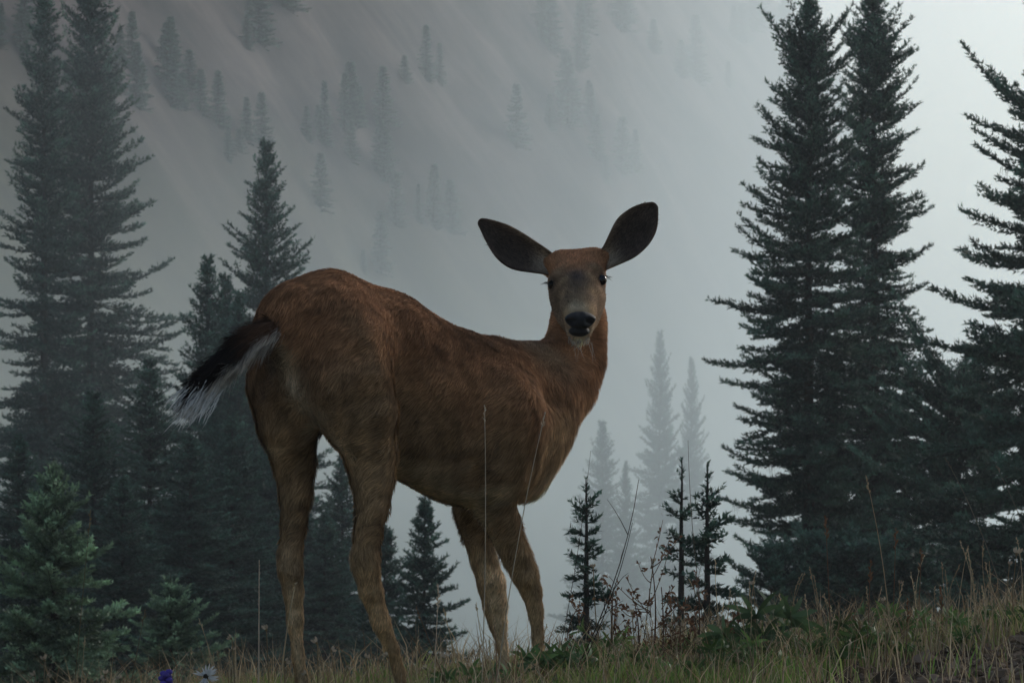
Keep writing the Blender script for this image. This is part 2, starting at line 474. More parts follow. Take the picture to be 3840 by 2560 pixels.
plant_fir(FIR_LIB['mid_b'], 1290, 66, 1720, H_MID, 'fir seen in the gap between the two hind legs', 'hazy firs in the valley', 3.3, squash=1.3)
plant_fir(FIR_LIB['mid_b'], 1120, 60, 1780, H_MID, 'dark fir standing behind the far hind leg', 'hazy firs in the valley', 5.1, squash=1.5)
H_A = height_at(1000, 75, 548)
plant_fir(FIR_LIB['mid_a'], 350, 58, 1480, H_A, 'dark fir mass right behind the young fir leader', 'hazy firs in the valley', .4, squash=1.7)
plant_fir(FIR_LIB['mid_b'], 705, 54, 1640, H_MID, 'dark fir below the drooping tail tip', 'hazy firs in the valley', 1.4, squash=1.8)
plant_fir(FIR_LIB['mid_a'], 1040, 64, 1590, H_A, 'dark fir whose boughs show left of the far hind leg', 'hazy firs in the valley', 5.6, squash=1.5)
plant_fir(FIR_LIB['mid_b'], 470, 50, 1800, H_MID, 'low dark fir between the young fir and the dense dark fir', 'hazy firs in the valley', 4.4, squash=1.9)
plant_fir(FIR_LIB['mid_b'], 1210, 58, 1930, H_MID, 'low dark fir between the hind legs, the shorter of two', 'hazy firs in the valley', .9, squash=1.6)
for i, (px, d, top) in enumerate([(3060, 36, 2030), (3210, 35, 2060), (3420, 35, 2040), (3680, 33, 2080)]):
    plant_fir(FIR_LIB['low_fir'], px, d, top, height_at(2890, 35, 2075), 'low dark fir growing at the foot of the tall dark firs', 'undergrowth firs', 1.1 * i + .5, squash=1.3)
# young firs
unique_fir('young_left', 41, 205, 27, 1715, [(1715, 4), (1790, 20), (1860, 60), (1950, 110), (2050, 160), (2200, 290), (2350, 400), (2560, 470), (2700, 480)],
           'young green fir with a bare leader shoot in front of the hazy firs', 'young firs near the crest', leader=.13, whorl=.08, per=6, twig=.05, green=(.18, .26, .15), base=.05)
unique_fir('young_mid', 42, 1590, 46, 1875, [(1875, 5), (1960, 28), (2050, 60), (2120, 85), (2250, 120), (2400, 175), (2560, 200)],
           'small hazy fir framed under the belly between hind and front legs', 'young firs near the crest', whorl=.09, per=6, twig=.055, k=1.3, base=.1)
plant_fir(FIR_LIB['young_mid'], 1440, 50, 1985, height_at(1590, 46, 1875), 'small fir just behind the near hind leg', 'young firs near the crest', 1.7, squash=1.2)
plant_fir(FIR_LIB['young_left'], 640, 32, 2150, height_at(205, 27, 1715), 'low green fir right of the young fir with the leader', 'young firs near the crest', 2.2, squash=1.2)
unique_fir('sapling_a', 51, 2200, 15, 1795, [(1795, 3), (1880, 14), (1930, 45), (2000, 40), (2090, 85), (2170, 110), (2260, 90), (2360, 120)],
           'slim sapling with sparse whorls standing alone behind the front leg', 'saplings on the crest', leader=.075, whorl=.075, per=5, twig=.05, k=.6, gap=.2, base=.03, ragged=.4)
unique_fir('sapling_b', 52, 2555, 15.4, 1725, [(1725, 3), (1830, 12), (1870, 40), (1960, 65), (2060, 90), (2150, 70), (2250, 100), (2360, 90)],
           'sapling with bare gaps in its stem, left of the twin saplings', 'saplings on the crest', leader=.11, whorl=.085, per=5, twig=.05, k=.6, gap=.28, base=.03, ragged=.45)
unique_fir('sapling_c', 53, 2650, 15, 1735, [(1735, 4), (1830, 15), (1870, 50), (1980, 75), (2080, 105), (2150, 100), (2240, 110), (2360, 120)],
           'fuller sapling with a forked leader, right of the twin saplings', 'saplings on the crest', leader=.10, whorl=.075, per=6, twig=.05, k=.6, gap=.12, base=.03)
# ghost spires in the mist
GHOST = ['tallest of the pale misty spires beyond the deer chest', 'pale misty spire rising behind the twin saplings', 'broad pale misty fir closest to the deer chest', 'shortest pale misty spire, between the broad and the tallest one']
for i, (px, top, d, sq) in enumerate([(2470, 1255, 150, .62), (2590, 1355, 155, .55), (2262, 1590, 140, .95), (2350, 1740, 138, .6)]):
    plant_fir(FIR_LIB['mid_b'], px, d, top, H_MID, GHOST[i], 'misty spires beyond the crest', i * 1.3, squash=sq)

# forest clumps on the mountainside
far = fir_meshes('far_fir', 61, 10.0, lambda s: .16 * s + .12, k=5.5, whorl=.34, per=6, twig=.06, base=.3, density=.9)
far2 = fir_meshes('far_fir_slim', 62, 12.0, lambda s: .11 * s + .12, k=5.5, whorl=.34, per=5, twig=.06, base=.3, density=.9)
def hill_hit(px, py):
    e = (HORIZON - py) / F_PX; a = (px - 1920) / F_PX
    d = np.arange(110, 1000, .5)
    z = ground_z(a * d, d)
    i = np.nonzero(z > e * d)[0]
    return float(d[i[0]]) if len(i) else None
rngh = random.Random(5)
hill_spots = []
for cx, cy, n, sx, sy, where in [
        (640, 420, 12, 170, 60, 'in the large misty clump beside the tallest hazy fir'), (480, 250, 7, 130, 60, 'on the mountainside touching the top of the tallest hazy fir'),
        (880, 560, 6, 110, 50, 'on the mountainside beside the tip of the open spire'), (1320, 480, 7, 110, 50, 'in the misty clump high above the deer back'),
        (1180, 500, 4, 60, 40, 'between the open spire and the clump above the deer back'), (2090, 470, 7, 90, 45, 'in the misty clump straight above the deer head'),
        (2350, 640, 5, 110, 40, 'on the mountainside above the ear pointing towards the dark firs'), (1900, 560, 3, 50, 30, 'on the mountainside above the ear pointing towards the rump'),
        (1550, 850, 7, 110, 50, 'in the lower misty clump over the dip of the deer back'), (1380, 640, 6, 90, 40, 'on the mountainside under the clump above the deer back'),
        (1700, 300, 7, 190, 80, 'in the loose high clump between rump and head columns'), (2300, 200, 10, 200, 90, 'in the high clump under the ridge above the deer head'),
        (1100, 120, 9, 260, 70, 'in the highest clump above the open spire'), (2650, 350, 7, 130, 80, 'on the pale slope beside the close pair of dark firs'),
        (60, 150, 4, 90, 60, 'behind the thin top of the slim hazy fir'), (1400, 1030, 4, 90, 40, 'on the lowest misty slope just over the deer back'),
        (1230, 780, 3, 50, 30, 'on the slope just above the deer rump'), (2050, 120, 6, 160, 60, 'in the highest clump over the deer head'),
        (2800, 150, 5, 90, 50, 'on the ridge next to the close pair of dark firs'), (3000, 120, 4, 100, 30, 'on the ridge behind the left dark fir of the pair'), (3260, 160, 4, 120, 30, 'on the ridge behind the right dark fir of the pair')]:
    for _ in range(n):
        hill_spots.append((rngh.gauss(cx, sx * .6), rngh.gauss(cy, sy * .6), where))
for i, (px, py, where) in enumerate(hill_spots):
    d = hill_hit(px, py)
    if d is None or d > 900: continue
    x = (px - 1920) / F_PX * d
    if rngh.random() < .28: continue
    slim = rngh.random() < .25
    me = far2 if slim else far
    h = rngh.uniform(90, 260) / (F_PX / d) / 10.0
    r = empty('fir_tree', (x, d + .2, gz(x, d + .2) - .3), rngh.uniform(0, 6.28))
    w = rngh.uniform(1.3, 2.2)
    r.scale = (h * w, h * w, h)
    obj('crown', me[0], r); obj('trunk', me[1], r)
    kind_ = 'slim' if slim else 'broad'
    tag(r, f'{kind_} blue-grey fir {where}', 'tree', f'{kind_} firs {where}')

# ------------------------------------------------------------------ the deer
FW = np.array((.700, .714, 0.0))        # body heading: to the right and away
RT = np.array((.714, -.700, 0.0))       # the deer's own right, towards the camera
def dm(px): return 7.96 / (.98 - (px - 1920) / F_PX)     # distance of the body's midline
S = 1 / 1640.0                           # metres per photo pixel at the deer
PR = []                                  # round-cone primitives: a, b, ra, rb, lateral squash, blend
def cone(a, b, ra, rb, sq=1.0, k=.03, ax=None): PR.append((np.array(a), np.array(b), ra * S, rb * S, sq, k, RT if ax is None else ax))
def chain(pts, sq=1.0, k=.03, ax=None, slim=False):
    if slim: pts = [(*p[:3], p[3] - 12 if p[3] > 100 else p[3] * .92 - 7) for p in pts]
    for i, (p, q) in enumerate(zip(pts[:-1], pts[1:])): cone(P(*p[:3]), P(*q[:3]), p[3], q[3], sq, .07 if (i == 0 and p[3] > 105 and ax is None) else k, ax)
def mid(px, py, lat=0.0): return P(px, py, dm(px)) + RT * lat

body = [(1115, 1225, 176, .80), (1235, 1236, 206, .76), (1430, 1362, 262, .68), (1590, 1505, 298, .64), (1740, 1572, 312, .64), (1880, 1592, 292, .66), (1955, 1590, 226, .74)]
for p, q in zip(body[:-1], body[1:]):
    cone(mid(p[0], p[1]), mid(q[0], q[1]), p[2] - 12, q[2] - 12, (p[3] + q[3]) / 2, .045)
cone(mid(1945, 1550), mid(2000, 1490), 190, 166, .85, .05)              # breast
cone(mid(1985, 1640), mid(1970, 1800), 120, 74, .8, .04)               # brisket
cone(mid(1860, 1370), mid(1990, 1400), 80, 90, .8, .05)                 # withers
# neck turning up and back towards the camera
chain([(1998, 1490, 8.20, 166), (2100, 1420, 8.26, 142), (2162, 1335, 8.28, 98), (2170, 1215, 8.27, 94), (2168, 1110, 8.25, 92)], .95, .045)
# head, looking at the camera, slightly tilted
HX = np.array((1.0, 0, 0))
chain([(2160, 1040, 8.24, 84), (2164, 1056, 8.18, 98), (2167, 1102, 8.11, 82), (2170, 1160, 8.045, 58), (2172, 1192, 8.015, 52), (2173, 1222, 8.012, 44)], 1.0, .022, HX)
chain([(2168, 1130, 8.16, 84), (2170, 1215, 8.07, 50), (2172, 1258, 8.02, 30)], 1.0, .02, HX)       # lower jaw, chin
for sx, ey in ((-1, 1062), (1, 1040)):
    cone(P(2164 + sx * 72, ey - 22, 8.13), P(2164 + sx * 84, ey + 2, 8.16), 26, 24, 1, .02)         # brow and socket
    cone(P(2166 + sx * 58, 1120, 8.14), P(2168 + sx * 45, 1190, 8.10), 42, 30, 1, .03)              # cheek
    cone(P(2162 + sx * 78, 985 - sx * 8, 8.21), P(2162 + sx * 112, 985 - sx * 14, 8.22), 40, 34, 1, .03)   # ear root
cone(P(2110, 985, 8.20), P(2218, 978, 8.20), 42, 42, 1, .03)                                          # poll
# far (left) hind leg
chain([(1085, 1300, 7.72, 150), (1058, 1440, 7.72, 134), (1082, 1600, 7.72, 118), (1108, 1740, 7.73, 86), (1112, 1850, 7.72, 66), (1102, 1970, 7.69, 50),
       (1090, 2075, 7.67, 49), (1092, 2140, 7.67, 54), (1102, 2215, 7.68, 47), (1106, 2335, 7.69, 38), (1118, 2457, 7.70, 32), (1134, 2560, 7.71, 30), (1146, 2640, 7.70, 33), (1154, 2690, 7.72, 30)], 1.0, .013, slim=True)
cone(P(1066, 2085, 7.655), P(1068, 2125, 7.65), 20, 22, 1, .014)
# near (right) hind leg
chain([(1300, 1330, 7.66, 178), (1300, 1440, 7.64, 180), (1352, 1560, 7.64, 150), (1392, 1680, 7.655, 112), (1400, 1790, 7.65, 88), (1396, 1900, 7.64, 70),
       (1380, 2000, 7.63, 56), (1370, 2080, 7.625, 58), (1376, 2140, 7.63, 58), (1392, 2215, 7.64, 52), (1430, 2330, 7.66, 46), (1470, 2430, 7.68, 38), (1497, 2520, 7.70, 33), (1515, 2610, 7.71, 34), (1530, 2670, 7.73, 31)], 1.0, .013, slim=True)
cone(P(1336, 2075, 7.615), P(1340, 2118, 7.615), 20, 24, 1, .014)
cone(P(1430, 1560, 7.70), P(1436, 1690, 7.70), 72, 55, 1, .03)          # stifle fold
# far (left) front leg
chain([(1790, 1780, 8.20, 110), (1768, 1900, 8.20, 78), (1790, 2000, 8.20, 62), (1815, 2100, 8.20, 60), (1842, 2190, 8.20, 63), (1857, 2270, 8.20, 54), (1868, 2340, 8.20, 43),
       (1884, 2420, 8.20, 28), (1890, 2490, 8.20, 28), (1896, 2540, 8.20, 30), (1906, 2580, 8.22, 27)], 1.0, .013, slim=True)
# near (right) front leg
chain([(1900, 1560, 7.98, 130), (1858, 1740, 7.99, 128), (1842, 1860, 8.02, 98), (1887, 1967, 8.04, 73), (1940, 2090, 8.06, 65), (1968, 2150, 8.07, 63), (1992, 2212, 8.08, 51), (2010, 2290, 8.08, 39),
       (2018, 2400, 8.08, 32), (2022, 2480, 8.08, 31), (2028, 2530, 8.08, 33), (2040, 2570, 8.10, 28)], 1.0, .013, slim=True)

VOX = .0075
lo = np.min([np.minimum(p[0], p[1]) - max(p[2], p[3]) for p in PR], axis=0) - .05
hi = np.max([np.maximum(p[0], p[1]) + max(p[2], p[3]) for p in PR], axis=0) + .05
dims = np.ceil((hi - lo) / VOX).astype(int) + 1
GX = [lo[i] + VOX * np.arange(dims[i]) for i in range(3)]
SD = np.full(dims, .2, dtype=np.float32)
for a, b, ra, rb, sq, kk, ax in PR:
    m = max(ra, rb) + kk + .03
    i0 = np.maximum(((np.minimum(a, b) - m - lo) / VOX).astype(int), 0); i1 = np.minimum(((np.maximum(a, b) + m - lo) / VOX).astype(int) + 2, dims)
    sl = tuple(slice(i0[i], i1[i]) for i in range(3))
    px_ = GX[0][sl[0]][:, None, None] - a[0]; py_ = GX[1][sl[1]][None, :, None] - a[1]; pz_ = GX[2][sl[2]][None, None, :] - a[2]
    ab = b - a; t = np.clip((px_ * ab[0] + py_ * ab[1] + pz_ * ab[2]) / (ab @ ab + 1e-9), 0, 1)
    vx = px_ - t * ab[0]; vy = py_ - t * ab[1]; vz = pz_ - t * ab[2]
    if sq != 1.0:
        l = (vx * ax[0] + vy * ax[1] + vz * ax[2]) * (1 / sq - 1)
        vx = vx + l * ax[0]; vy = vy + l * ax[1]; vz = vz + l * ax[2]
    d = np.sqrt(vx * vx + vy * vy + vz * vz) - (ra + (rb - ra) * t)
    if sq != 1.0: d = d * (.5 + .5 * sq)
    cur = SD[sl]
    h = np.clip(.5 + .5 * (cur - d) / kk, 0, 1)
    SD[sl] = (cur * (1 - h) + d * h - kk * h * (1 - h)).astype(np.float32)

def surface_nets(D, lo, vox):
    """dual surface of the zero level of D -> verts, quads"""
    nx, ny, nz = D.shape
    ins = D < 0
    acc = np.zeros((nx - 1, ny - 1, nz - 1, 3), np.float32); cnt = np.zeros((nx - 1, ny - 1, nz - 1), np.float32)
    for ax in range(3):
        o1, o2 = [i for i in range(3) if i != ax]
        for c1 in (0, 1):
            for c2 in (0, 1):
                s0 = [None] * 3; s0[ax] = slice(0, D.shape[ax] - 1); s0[o1] = slice(c1, D.shape[o1] - 1 + c1); s0[o2] = slice(c2, D.shape[o2] - 1 + c2)
                s1 = list(s0); s1[ax] = slice(1, D.shape[ax])
                A = D[tuple(s0)]; B = D[tuple(s1)]
                c = (A < 0) != (B < 0)
                ix = np.nonzero(c)
                f = A[ix] / (A[ix] - B[ix])
                pt = np.zeros((len(f), 3), np.float32); pt[:, ax] = f; pt[:, o1] = c1; pt[:, o2] = c2
                acc[ix] += pt; cnt[ix] += 1
    cell = np.nonzero(cnt > 0)
    idx = np.full(cnt.shape, -1, np.int32); idx[cell] = np.arange(len(cell[0]))
    V = (np.stack(cell, 1) + acc[cell] / cnt[cell][:, None]) * vox + lo
    Q = []
    for ax in range(3):
        o1, o2 = [(1, 2), (2, 0), (0, 1)][ax]
        s0 = [slice(1, -1)] * 3; s0[ax] = slice(0, -1); s1 = [slice(1, -1)] * 3; s1[ax] = slice(1, None)
        A = ins[tuple(s0)]; B = ins[tuple(s1)]
        e = np.stack(np.nonzero(A != B), 1); flip = ~A[A != B]
        g = e.copy(); g[:, o1] += 1; g[:, o2] += 1
        def cid(d1, d2):
            q = g.copy(); q[:, o1] -= d1; q[:, o2] -= d2
            return idx[q[:, 0], q[:, 1], q[:, 2]]
        q = np.stack([cid(1, 1), cid(0, 1), cid(0, 0), cid(1, 0)], 1)
        q[flip] = q[flip][:, ::-1]
        Q.append(q)
    return V, np.concatenate(Q)

def smooth_mesh(V, Q, it=3, lam=.5):
    for _ in range(it):
        acc = np.zeros_like(V); n = np.zeros(len(V))
        for a, b in ((0, 1), (1, 2), (2, 3), (3, 0)):
            np.add.at(acc, Q[:, a], V[Q[:, b]]); np.add.at(acc, Q[:, b], V[Q[:, a]])
            np.add.at(n, Q[:, a], 1); np.add.at(n, Q[:, b], 1)
        V = V + lam * (acc / np.maximum(n, 1)[:, None] - V)
    return V

def vert_normals(V, Q):
    fn = np.cross(V[Q[:, 2]] - V[Q[:, 0]], V[Q[:, 3]] - V[Q[:, 1]])
    N = np.zeros_like(V)
    for i in range(4): np.add.at(N, Q[:, i], fn)
    return unit(N)

DV, DQ = surface_nets(SD, lo, VOX)
DV = smooth_mesh(DV, DQ, 3, .5)
DN = vert_normals(DV, DQ)
del SD
def near_surface(px, py):
    x_ = DV[:, 0] / DV[:, 1] * F_PX + 1920; y_ = HORIZON - DV[:, 2] / DV[:, 1] * F_PX
    w = (x_ - px) ** 2 + (y_ - py) ** 2; i = np.nonzero(w < 35 ** 2)[0]
    return DV[np.argmin(w)] if len(i) == 0 else DV[i[np.argmin(DV[i, 1] + .0006 * np.sqrt(w[i]))]]
# hollows (-) and bony or muscled rises (+) under the coat: photo spot, radius in m, height in m
RELIEF = [(1545, 1420, .065, -.016), (1540, 1530, .06, -.014), (1530, 1640, .05, -.012), (1800, 1640, .05, -.010), (1790, 1500, .05, -.008), (1930, 1400, .05, .009), (1960, 1500, .05, .009),
          (1980, 1620, .045, .008), (2090, 1470, .04, -.010), (2120, 1380, .035, -.008), (1330, 1100, .05, .007), (1240, 1060, .03, .006), (1120, 1060, .03, .006), (1180, 1045, .025, -.006),
          (1380, 1280, .035, .008), (1420, 1400, .035, .009), (1450, 1530, .03, .008), (1330, 1350, .035, -.009), (1350, 1480, .035, -.008), (1290, 1520, .035, .007), (1040, 1420, .04, -.012), (1010, 1340, .03, -.012),
          (1085, 1480, .025, .007), (1120, 1560, .03, -.010), (1350, 1900, .018, -.006), (1420, 1930, .02, .004), (1090, 1930, .016, -.006), (1130, 1900, .015, .004), (1400, 2120, .016, .005), (1112, 2140, .015, .004),
          (1400, 2260, .014, -.004), (1105, 2290, .012, -.003), (1985, 2175, .018, .006), (1955, 2110, .014, -.004), (1860, 2185, .018, .005), (1835, 2110, .014, -.003), (1850, 1800, .03, .007), (1780, 1780, .035, -.010),
          (1650, 1400, .05, .005), (1700, 1500, .05, .005), (1640, 1620, .05, -.004), (2010, 2280, .012, -.003)]
disp = .004 * vnoise3(DV, .10, 51) + .0022 * vnoise3(DV, .045, 52)
disp *= sstep(.30, .22, np.linalg.norm(DV - P(2166, 1090, 8.12), axis=1)) * -1 + 1
for rx, ry, rr_, am in RELIEF:
    disp += am * np.exp(-((DV - near_surface(rx, ry)) ** 2).sum(1) / rr_ ** 2)
DV = DV + DN * disp[:, None]
DV = smooth_mesh(DV, DQ, 1, .4)
DN = vert_normals(DV, DQ)

def to_px(V):
    d = V[:, 1]
    return V[:, 0] / d * F_PX + 1920, HORIZON - V[:, 2] / d * F_PX

_sx, _sy = to_px(DV)
def surf(px, py):
    """the point of the coat that faces the camera at a photo pixel"""
    w = (_sx - px) ** 2 + (_sy - py) ** 2
    i = np.nonzero(w < 30 ** 2)[0]
    if len(i) == 0: return DV[np.argmin(w)]
    return DV[i[np.argmin(DV[i, 1] + .0006 * np.sqrt(w[i]))]]
STREAK_PALE = [surf(*q) for q in ((1040, 1300), (1048, 1340), (1056, 1380), (1066, 1420), (1080, 1460), (1100, 1500), (1125, 1535), (1150, 1565))]
STREAK_DARK = [surf(*q) for q in ((1010, 1320), (1000, 1360), (990, 1400), (985, 1440), (990, 1480))]
LIT_THIGH = [surf(*q) for q in ((1330, 1180), (1370, 1240), (1400, 1310), (1425, 1380), (1445, 1450), (1460, 1520))]
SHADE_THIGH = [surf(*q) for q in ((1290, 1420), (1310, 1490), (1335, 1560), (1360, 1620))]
LOW_THIGH = [surf(*q) for q in ((1330, 1640), (1390, 1700), (1430, 1760), (1420, 1840))]
BRISKET = [surf(*q) for q in ((2150, 1600), (2110, 1680), (2070, 1740), (2030, 1800), (2000, 1850))]
# the skeleton's points, used to say where on the animal a point of coat lies (body coordinates, not the view)
def bump_at(V, p, r): return np.exp(-((V - p) ** 2).sum(1) / (r * r))
def coat(V, N):
    """coat colour by anatomy, with light and shade painted on thigh and cheeks"""
    red = np.array((.176, .080, .042)); brown = np.array((.118, .076, .044)); tan = np.array((.22, .150, .092)); pale = np.array((.50, .43, .34))
    dark = np.array((.035, .026, .022)); grey = np.array((.115, .086, .062))
    along = V @ FW; lat = V @ RT; z = V[:, 2]
    a0 = mid(1120, 1225) @ FW; l0 = mid(1500, 1400) @ RT
    sidel = lat - l0
    C = np.tile(brown, (len(V), 1))
    def mix(col, w):
        nonlocal C
        w = np.clip(w, 0, 1)[:, None]; C = C * (1 - w) + np.asarray(col) * w
    n1 = vnoise3(V, .07, 21); n2 = vnoise3(V, .025, 22)
    ztop = np.interp(along - a0, [0, .2, .45, .7, .95], [.55, .55, .44, .42, .40])
    mix(red, sstep(.34, .02, ztop - z + .06 * n1) * .7)
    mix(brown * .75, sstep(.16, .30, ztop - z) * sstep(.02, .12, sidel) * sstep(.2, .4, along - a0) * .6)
    # legs: tan, paler inside
    leg = sstep(.02, -.10, z)
    mix(tan, leg * .75)
    inside = sstep(.1, .6, -N @ RT) * sstep(-.02, .06, sidel + .0) + sstep(.1, .6, N @ RT) * sstep(.02, -.06, sidel)
    mix(pale * .8, leg * inside * .32)
    # pale flank fold, belly and brisket, throat
    mix(tan, bump_at(V, P(1440, 1720, 7.6), .10) * .6)
    mix(pale * .8, sstep(.35, .9, -N[:, 2]) * sstep(-.12, .0, z) * .5)
    mix(tan * 1.15, bump_at(V, mid(2090, 1690), .11) * .8)
    mix(pale * .85, bump_at(V, mid(2010, 1830), .07) * .8)
    # rump: pale edge beside the tail, dark cleft
    mix(pale * .8, bump_at(V, P(1050, 1370, 7.58), .035) * .8 + bump_at(V, P(1080, 1480, 7.56), .035) * .6)
    mix(dark, bump_at(V, P(985, 1390, 7.6), .045) * .7)
    for q in STREAK_PALE: mix(pale * .62, bump_at(V, q, .020) * .45)
    for q in STREAK_DARK: mix(dark, bump_at(V, q, .024) * .55)
    for q in LIT_THIGH: mix(tan * .85, bump_at(V, q, .022) * .30)  # highlight along the thigh muscle, painted as a lighter band
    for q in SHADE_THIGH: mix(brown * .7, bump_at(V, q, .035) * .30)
    for q in LOW_THIGH: mix(tan, bump_at(V, q, .045) * .35)
    for q in BRISKET: mix(tan * 1.15, bump_at(V, q, .050) * .45)
    # dark hock tufts
    mix(dark, bump_at(V, P(1128, 2150, 7.66), .018) * .6)
    # head
    hd = sstep(.10, .02, np.linalg.norm((V - P(2165, 1090, 8.12)) * np.array((1, .8, .8)), axis=1) - .10)
    hd = hd * sstep(.02, -.05, V[:, 1] - 8.17)
    mix(grey, hd * .8)
    mix(red * 1.0, bump_at(V, P(2160, 965, 8.14), .070) * .9)
    mix(dark * 1.1 + np.array((.0, .003, .010)), bump_at(V, P(2162, 1045, 8.075), .026) * .95)
    mix(dark * 1.4, bump_at(V, P(2166, 1085, 8.06), .018) * .6)
    for gx in (2144, 2196): mix(pale * .62, bump_at(V, surf(gx, 1142), .015) * .85)
    for gx in (2112, 2234): mix(pale * .5, bump_at(V, surf(gx, 1205), .014) * .7)
    for sx, ey in ((-1, 1066), (1, 1046)):
        mix(tan * .8, bump_at(V, P(2164 + sx * 62, ey - 42, 8.12), .014) * .6)
        mix(tan * 1.0, bump_at(V, surf(2164 + sx * 84, ey + 34), .013) * .7)
        mix(tan * .9, bump_at(V, surf(2164 + sx * 70, ey - 34), .014) * .8)
        mix(dark, bump_at(V, P(2164 + sx * 92, ey, 8.12), .019) * .9)
        mix(tan * (1.05 if sx > 0 else .8), bump_at(V, surf(2168 + sx * 72, 1150), .030) * .8)  # sunward cheek painted lighter, as if lit
        mix(dark * 1.3, bump_at(V, surf(2168 + sx * 66, 1100), .014) * .45)
    mix(dark * .6, bump_at(V, P(2174, 1200, 7.965), .016) * 1.0)
    mix(dark * .5, bump_at(V, P(2172, 1240, 7.985), .014) * 1.0)
    mix(pale * 1.3, bump_at(V, P(2172, 1280, 8.01), .020) * 1.0)
    mix(pale * 1.0, (bump_at(V, P(2120, 1250, 8.02), .012) + bump_at(V, P(2222, 1248, 8.02), .012)) * .7)
    C *= (1 + .30 * n1 + .25 * n2)[:, None]
    return np.clip(C * np.array((2.5, 2.4, 2.1)), .008, .8)

M_COAT = tint_material('deer_coat', 0.9, 0.06, 60.0, 0.25)
M_FUR = tint_material('deer_fur', 0.85, 0.10, trans=0.22)
M_EAR = tint_material('ear_skin', 0.8, 0.1, 90.0, 0.3, 0.35)
M_EYE, _nt, _b = nodes_of('deer_eye'); _b.inputs['Base Color'].default_value = (.006, .004, .003, 1); _b.inputs['Roughness'].default_value = .08
M_NOSE, _nt, _b = nodes_of('deer_nose'); _b.inputs['Roughness'].default_value = .5; _b.inputs['Specular IOR Level'].default_value = .3
_nz = _nt.nodes.new('ShaderNodeTexNoise'); _nz.inputs['Scale'].default_value = 260
_rp = _nt.nodes.new('ShaderNodeValToRGB'); _rp.color_ramp.elements[0].color = (.006, .006, .007, 1); _rp.color_ramp.elements[1].color = (.03, .028, .03, 1)
_bp = _nt.nodes.new('ShaderNodeBump'); _bp.inputs['Distance'].default_value = .002; _bp.inputs['Strength'].default_value = .6
_nt.links.new(_nz.outputs['Fac'], _rp.inputs[0]); _nt.links.new(_rp.outputs[0], _b.inputs['Base Color'])
_nt.links.new(_nz.outputs['Fac'], _bp.inputs['Height']); _nt.links.new(_bp.outputs[0], _b.inputs['Normal'])

deer_base = mid(1500, 2620)
deer = empty('deer', tuple(deer_base))
tag(deer, 'brown doe standing on the grassy crest, looking back over its shoulder', 'deer')
def deer_part(name, V, F, mat, smooth=True, colors=None, normals=None, parent=None):
    V = np.asarray(V, float) - deer_base
    return obj(name, mesh_data(name, V, F, mat, smooth, colors, normals), deer if parent is None else parent)
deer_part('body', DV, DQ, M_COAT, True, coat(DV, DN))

# fur: short tapering strands lying along the coat
def strands(name, O, D, N, Ln, Wd, C, parent=None):
    side = unit(np.cross(D, N)); w = (Wd * .5)[:, None]
    m_ = O + D * (Ln * .55)[:, None]; tip = O + D * Ln[:, None] - N * (Ln * .10)[:, None] + np.array((0, 0, -1.0)) * (Ln * .08)[:, None]
    V = np.stack([O - side * w, O + side * w, m_ + side * w * .7, m_ - side * w * .7, tip], 1).reshape(-1, 3)
    i = np.arange(len(O)) * 5
    F = np.concatenate([np.stack([i, i + 1, i + 2], 1), np.stack([i, i + 2, i + 3], 1), np.stack([i + 3, i + 2, i + 4], 1)])
    CC = np.repeat(C, 5, axis=0) * np.tile(np.array((.8, .8, 1.0, 1.0, 1.2)), len(O))[:, None]
    return deer_part(name, V, F, M_FUR, True, CC, np.repeat(N, 5, axis=0), parent)

def sample_surface(V, Q, N, n, rng):
    T = np.concatenate([Q[:, [0, 1, 2]], Q[:, [0, 2, 3]]])
    a = np.linalg.norm(np.cross(V[T[:, 1]] - V[T[:, 0]], V[T[:, 2]] - V[T[:, 0]]), axis=1)
    t = T[rng.choice(len(T), n, p=a / a.sum())]
    u = rng.random((n, 2)); f = u.sum(1) > 1; u[f] = 1 - u[f]; w = np.column_stack([1 - u.sum(1), u])
    return (V[t] * w[:, :, None]).sum(1), unit((N[t] * w[:, :, None]).sum(1))

rngf = np.random.default_rng(77)
FO, FN = sample_surface(DV, DQ, DN, 125000, rngf)
headc = P(2166, 1090, 8.12)
dh = np.linalg.norm(FO - headc, axis=1)
is_head = sstep(.22, .14, dh)
nose = P(2172, 1205, 7.97)
flow = -FW * 1.0 + np.array((0, 0, -.75))
flow = np.tile(flow, (len(FO), 1))
flow[FO[:, 2] < -.02] = np.array((0, 0, -1.0)) - FW * .15
nk = sstep(.38, .2, np.linalg.norm(FO - P(2150, 1330, 8.25), axis=1))
flow = flow * (1 - nk[:, None]) + np.array((-.1, .15, -1.0)) * nk[:, None]
flow = flow * (1 - is_head[:, None]) + unit(FO - nose) * is_head[:, None]
flow += rngf.normal(0, .16, flow.shape)
flow += .55 * np.stack([vnoise3(FO, .018, 34), vnoise3(FO, .018, 35), vnoise3(FO, .018, 36)], 1)
flow += .35 * np.stack([vnoise3(FO, .06, 31), vnoise3(FO, .06, 32), vnoise3(FO, .06, 33)], 1)
tang = unit(flow - (flow * FN).sum(1)[:, None] * FN)
lift = .22 + .12 * rngf.random(len(FO))
FD = unit(tang + FN * lift[:, None])
legs = sstep(-.0, -.12, FO[:, 2])
FL = rngf.uniform(.014, .028, len(FO)) * (1 - .5 * legs) * (1 - .55 * is_head)
nosez = np.linalg.norm(FO - P(2172, 1210, 7.975), axis=1)
FL *= sstep(.030, .055, nosez) * .92 + .08
chin = bump_at(FO, P(2172, 1275, 8.02), .03)
FL *= 1 + 1.2 * chin
FC = coat(FO, FN) * rngf.uniform(.62, 1.45, (len(FO), 1)) * (1 + .55 * vnoise3(FO, .012, 61) + .25 * vnoise3(FO, .035, 62))[:, None]
